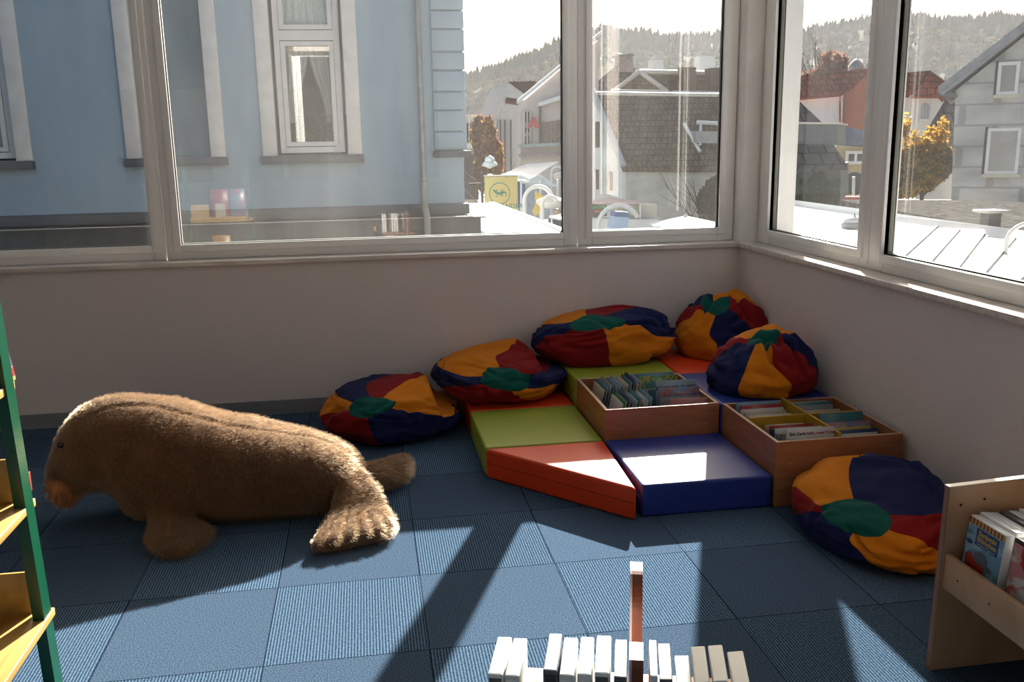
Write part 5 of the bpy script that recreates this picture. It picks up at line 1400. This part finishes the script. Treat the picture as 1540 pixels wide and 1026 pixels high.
MB().prism(prof_, (0, .1, 0)).build('window', M('pale_pane', (.35, .40, .46, 1), .2, .1), hI)
for x in (1388.3, 1392.3): opiece(hI, 'window_bar', [(x, 179), (x+.7, 179), (x+.7, 157), (x, 157)], 41.8, .08, O_WHITE)
opiece(hI, 'sill', [(1383, 181), (1398, 182), (1398, 180), (1383, 179)], 41.7, .2, O_WHITE)
# brick-red gable house with a dark red roof
hJ = thing('house', 'brick red gable house with a dark red roof beyond the ivy wall', 'house', (W(1270, 160, 48).x, 48, ZG))
opiece(hJ, 'gable_wall', [(1260, 200), (1328, 200), (1328, 108), (1322, 102), (1266, 140)], 47.5, 3, M('brick_red_cladding', (.38, .095, .045, 1), .8, .14, 14, stretch=(.2, 1, 6)))
slab(hJ, 'roof', [(1190, 147), (1264, 140), (1324, 100), (1190, 118)], [47, 47, 47.8, 47.8], ROOF_RED, .3)
opiece(hJ, 'wall', [(1190, 235), (1262, 235), (1262, 141), (1190, 146)], 47.8, 3, M('pale_blue_white_wall', (.66, .68, .70, 1), .8, .05))
opiece(hJ, 'wall', [(1258, 235), (1328, 235), (1328, 197), (1258, 197)], 47.6, 3, WHITE_R)
opiece(hJ, 'downpipe', [(1265, 185), (1266.5, 185), (1268, 142), (1265, 142)], 47.3, .2, CREAM_R)
cp = W(1287, 112, 48.5)
MB().lathe([(.30, cp.z-.6), (.30, cp.z+.1), (.42, cp.z+.12), (.42, cp.z+.45), (.15, cp.z+.75), (.001, cp.z+.8)], (cp.x, cp.y, 0), 12).build('roof_vent', ZINC, hJ)
# yellow house with a slate awning, a window and a huge satellite dish in front
hK = thing('house', 'yellow house with a blue-grey roof in front of the brick red gable', 'house', (W(1285, 240, 34).x, 34, ZG))
opiece(hK, 'wall', [(1258, 315), (1316, 318), (1316, 212), (1258, 212)], 34, 3, M('yellow_render', (.58, .44, .24, 1), .85, .08))
slab(hK, 'roof', [(1255, 212), (1322, 218), (1316, 200), (1262, 188)], [33.4, 33.4, 33.9, 33.9], M('blue_slate', (.14, .18, .22, 1), .6, .15), .2)
a, b, c, d = rect(1272, 227, 1302, 247, 33.9)
owindow(hK, a, b, c, d, 33.9, .12, .08, None, mullion=True)
ds = W(1285, 276, 26); dr = abs(W(1303, 276, 26).x-ds.x)
dt = thing('satellite_dish', 'very large dark grey satellite dish in front of the yellow house', 'satellite dish', (ds.x, 26, ZG))
n_ = 36; vs = [V((ds.x, 26.25, ds.z))]
for k_, (rf_, yy) in enumerate(((.4, 26.2), (.75, 26.08), (1.0, 25.9))):
    vs += [V((ds.x+dr*rf_*cos(2*pi*k/n_), yy, ds.z+dr*rf_*sin(2*pi*k/n_))) for k in range(n_)]
fs = [(0, 1+k, 1+(k+1) % n_) for k in range(n_)]+[(1+j*n_+k, 1+j*n_+(k+1) % n_, 1+(j+1)*n_+(k+1) % n_, 1+(j+1)*n_+k) for j in range(2) for k in range(n_)]
dmb = MB(); dmb.add(vs, fs, 0, True); dmb.add([p+V((0, .03, 0)) for p in vs], fs, 0, True)
dmb.build('reflector', M('dark_dish', (.075, .085, .10, 1), .5, .1), dt)
MB().tube([(ds.x, 26.3, ZG), (ds.x, 26.3, ds.z)], .08, 10).build('mast', ZINC, dt)
MB().tube([W(1283, 308, 25.4), W(1284, 266, 25.4)], .05, 8).build('feed_arm', O_WHITE, dt)
# little red brick chimney with a white arched opening
bc = W(1280, 312, 16)
cb = thing('brick_chimney', 'short red brick chimney with a white arched opening at the roof edge', 'chimney', (bc.x, 16, ZG))
x0, x1, z0, z1 = rect(1271, 296, 1291, 313, 16)
MB().box((x0, 16, ZG), (x1, 16.3, z1)).build('stack', M('red_brick', (.36, .10, .07, 1), .85, .2, 20), cb)
ring_box(MB(), W(1277, 312, 15.98).x, W(1284, 312, 15.98).x, W(1280, 313, 15.98).z, W(1280, 301, 15.98).z, .018, 15.96, 15.99).build('arched_frame', O_WHITE, cb)
# dark ivy-covered house left in the right window
hL = thing('house', 'dark flat roofed house block with a slate mansard, behind the ivy', 'house', (W(1225, 220, 22).x, 22, ZG))
opiece(hL, 'upper_wall', [(1150, 218), (1259, 218), (1259, 186), (1150, 186)], 20.1, 4, M('dark_slate_wall', (.10, .115, .12, 1), .6, .15))
opiece(hL, 'roof_edge', [(1150, 186), (1262, 187), (1262, 184), (1150, 183)], 20.0, 4.4, ROOF_LIGHT)
slab(hL, 'roof', [(1150, 252), (1274, 248), (1254, 218), (1150, 218)], [19.5, 19.5, 20.0, 20.0], ROOF_DARK, .2)
opiece(hL, 'wall', [(1150, 330), (1264, 330), (1264, 250), (1150, 250)], 19.9, 4, M('ivy_house_wall', (.12, .14, .12, 1), .8, .2))
slab(hL, 'gable_roof', [(1150, 187), (1236, 184), (1200, 150), (1150, 150)], [23, 23, 23.7, 23.7], ROOF_DARK, .2)
iv = MB(); rr = random.Random(21)
i0, i1 = W(1196, 312, 19.8), W(1263, 252, 19.8)
for _ in range(7000):
    u, v_ = rr.random(), rr.random()
    if v_ > .80+.2*noise.noise(V((u*6, 1, 2))): continue
    p = V((i0.x-1+(i1.x-i0.x+1)*u, 19.85-rr.random()*.25, i0.z-.3+(i1.z-i0.z+.3)*v_))
    a_ = V((rr.uniform(-1, 1), rr.uniform(-.4, .4), rr.uniform(-1, 1))).normalized(); b_ = a_.cross(V((0, 1, 0.2))).normalized(); s_ = rr.uniform(.04, .10)
    iv.add([p-a_*s_, p-b_*s_*.6, p+a_*s_, p+b_*s_*.6], [(0, 1, 2, 3)])
tag(iv.build('ivy', L_DKG), 'dark green ivy covering the wall beside the satellite dish', 'ivy', kind='stuff')

FRAME[0] = Matrix.Identity(4)
# ------------------------------------------------------------------ wooded hills
def hill_mat():
    m, nt, b, out = newmat('autumn_woodland'); L = nt.links.new
    vec = coords(nt)
    n = N(nt, 'ShaderNodeTexNoise', Scale=.035, Detail=8.0, Roughness=.7); L(vec, n.inputs['Vector'])
    L(ramp(nt, n.outputs['Fac'], [(.32, (.022, .034, .022)), (.5, (.05, .058, .03)), (.6, (.10, .078, .036)), (.72, (.16, .105, .045))]), b.inputs['Base Color'])
    b.inputs['Roughness'].default_value = 1; b.inputs['Specular IOR Level'].default_value = .05
    return m
HILL = hill_mat()
RIDGE = [(-900, 150), (300, 150), (560, 135), (690, 120), (720, 108), (760, 96), (800, 82), (848, 62), (891, 49), (950, 50), (1010, 55), (1085, 48), (1140, 52), (1200, 52), (1250, 34), (1300, 26), (1360, 24), (1440, 26), (1540, 26), (1700, 20), (2100, 60), (2600, 90)]
def ridge(px):
    for (a, ya), (b_, yb) in zip(RIDGE, RIDGE[1:]):
        if a <= px <= b_: return ya+(yb-ya)*(px-a)/(b_-a)
    return 150
hm = MB(); nx, ny = 260, 46; vs = []
HY = 560
for j in range(ny):
    t = j/(ny-1)
    for i in range(nx):
        px = -900+3500*i/(nx-1)
        top = W(px, ridge(px)+5, HY)
        y = 190+(HY-190)*t
        x = CAM.x+(top.x-CAM.x)*(y-CAM.y)/(HY-CAM.y)
        z = -14+(top.z+14)*(t**1.25)
        q = V((x*.03, y*.03, 0)); z += (3.4*noise.noise(q)+2.6*noise.noise(q*3.1)+1.6*noise.noise(q*7))*(.25+.75*t)
        vs.append((x, y, z))
hm.add(vs, [(j*nx+i, j*nx+i+1, (j+1)*nx+i+1, (j+1)*nx+i) for j in range(ny-1) for i in range(nx-1)], 0, True)
hl = hm.build('hills', HILL); hl['kind'] = 'structure'
# forest: crowns all over the slope, dark spruces along the crest
fo = MB(); rr = random.Random(31)
def cone(p, r, h, mi, seg=6):
    v = [p+V((r*cos(2*pi*k/seg), r*sin(2*pi*k/seg), h*.12)) for k in range(seg)]+[p+V((0, 0, h))]
    fo.add(v, [(k, (k+1) % seg, seg) for k in range(seg)], mi)
def crown(p, r, h, mi):
    bm = bmesh.new(); bmesh.ops.create_icosphere(bm, subdivisions=1, radius=1)
    for v in bm.verts: v.co = V((v.co.x*r, v.co.y*r, v.co.z*h))*(1+.25*noise.noise(v.co*2+p)) + p+V((0, 0, h*.7))
    fo.bm(bm, mi)
for k in range(11000):
    i = rr.randrange(60, nx-60); t = rr.random()**.6
    if rr.random() < .22: t = 1-.05*rr.random()
    j = min(ny-1, int(t*(ny-1))); p = V(vs[j*nx+i])+V((rr.uniform(-5, 5), rr.uniform(-4, 4), -1))
    sp = noise.noise(V((p.x*.008, p.y*.012, 3)))
    if t > .93 or sp > .05: cone(p, rr.uniform(1.3, 2.2), rr.uniform(4.5, 8), 0)
    else: crown(p, rr.uniform(1.5, 2.7), rr.uniform(1.5, 2.8), rr.choice((0, 1, 1, 2, 3, 3)))
fm_ = [M('spruce_green', (.022, .036, .028, 1), .9, .2, 1, spec=0), M('crown_olive', (.06, .065, .035, 1), .9, .2, 1, spec=0), M('crown_gold', (.17, .12, .045, 1), .9, .2, 1, spec=0), M('crown_rust', (.09, .065, .04, 1), .9, .2, 1, spec=0)]
tag(fo.build('forest', fm_), 'autumn forest covering the hills behind the town', 'forest', kind='stuff')
# morning haze in the valley
hz, nt, b, out = newmat('valley_haze'); nt.nodes.remove(b)
vs_ = N(nt, 'ShaderNodeVolumeScatter', Density=HAZE, Anisotropy=.55, Color=(.93, .96, 1, 1)); nt.links.new(vs_.outputs[0], out.inputs['Volume'])
if HAZE > 0:
    tag(MB().box((-120, 80, ZG+.01), (260, 186, 34)).build('haze', hz), 'pale daylight haze lying in front of the wooded hills', 'haze', kind='stuff')
for (px, py, Y, w_) in ((990, 96, 330, 4), (1064, 90, 330, 6)):
    p = W(px, py, Y); hs_ = thing('far_house', 'tiny pale house on the hillside, %s' % {990: 'above the hipped roof', 1064: 'above the right chimneys'}[px], 'house', tuple(p), 0, 'far houses on the slope')
    MB().box((p.x-w_/2, Y, p.z-16), (p.x+w_/2, Y+6, p.z+1.5)).build('wall', O_WHITE, hs_)
    MB().prism([(p.x-w_/2-.3, Y-.3, p.z+1.5), (p.x+w_/2+.3, Y-.3, p.z+1.5), (p.x, Y-.3, p.z+1.5+w_*.45)], (0, 6.6, 0)).build('roof', ROOF_DARK, hs_)
# ------------------------------------------------------------------ light, sky, camera
AZ, EL = radians(21.8), radians(25.4)
SUN_DIR = V((sin(AZ)*cos(EL), cos(AZ)*cos(EL), sin(EL)))
sl = bpy.data.lights.new('sun', 'SUN'); sl.energy = SUN_E; sl.angle = radians(.55); sl.color = (1, .95, .87)
so = bpy.data.objects.new('sun', sl); COL.objects.link(so)
so.rotation_euler = SUN_DIR.to_track_quat('Z', 'Y').to_euler()
so.location = (5, 12, 8)
w = bpy.data.worlds.new('sky'); SC.world = w; w.use_nodes = True
nt = w.node_tree; bg = nt.nodes['Background']
sky = nt.nodes.new('ShaderNodeTexSky'); sky.sky_type = 'NISHITA'; sky.sun_disc = False
sky.sun_elevation = EL; sky.sun_rotation = AZ; sky.air_density = 1.0; sky.dust_density = 6.0; sky.ozone_density = 1.0
nt.links.new(sky.outputs[0], bg.inputs['Color']); bg.inputs['Strength'].default_value = SKY_E
cam = bpy.data.cameras.new('camera'); co = bpy.data.objects.new('camera', cam); COL.objects.link(co)
cam.sensor_width = 36; cam.sensor_fit = 'HORIZONTAL'; cam.lens = F_PX/1540*36; cam.clip_start = .05; cam.clip_end = 3000
co.matrix_world = basis(RGT, UPV, -FWD, CAM)
SC.camera = co
SC.view_settings.view_transform = 'Standard'; SC.view_settings.look = 'None'
SC.view_settings.exposure = EXPO; SC.view_settings.gamma = 1; SC.view_settings.use_curve_mapping = False
SC.cycles.use_denoising = True
SC.cycles.max_bounces = 10; SC.cycles.diffuse_bounces = 5; SC.cycles.transparent_max_bounces = 16
SC.cycles.sample_clamp_indirect = 8; SC.cycles.caustics_reflective = False; SC.cycles.caustics_refractive = False
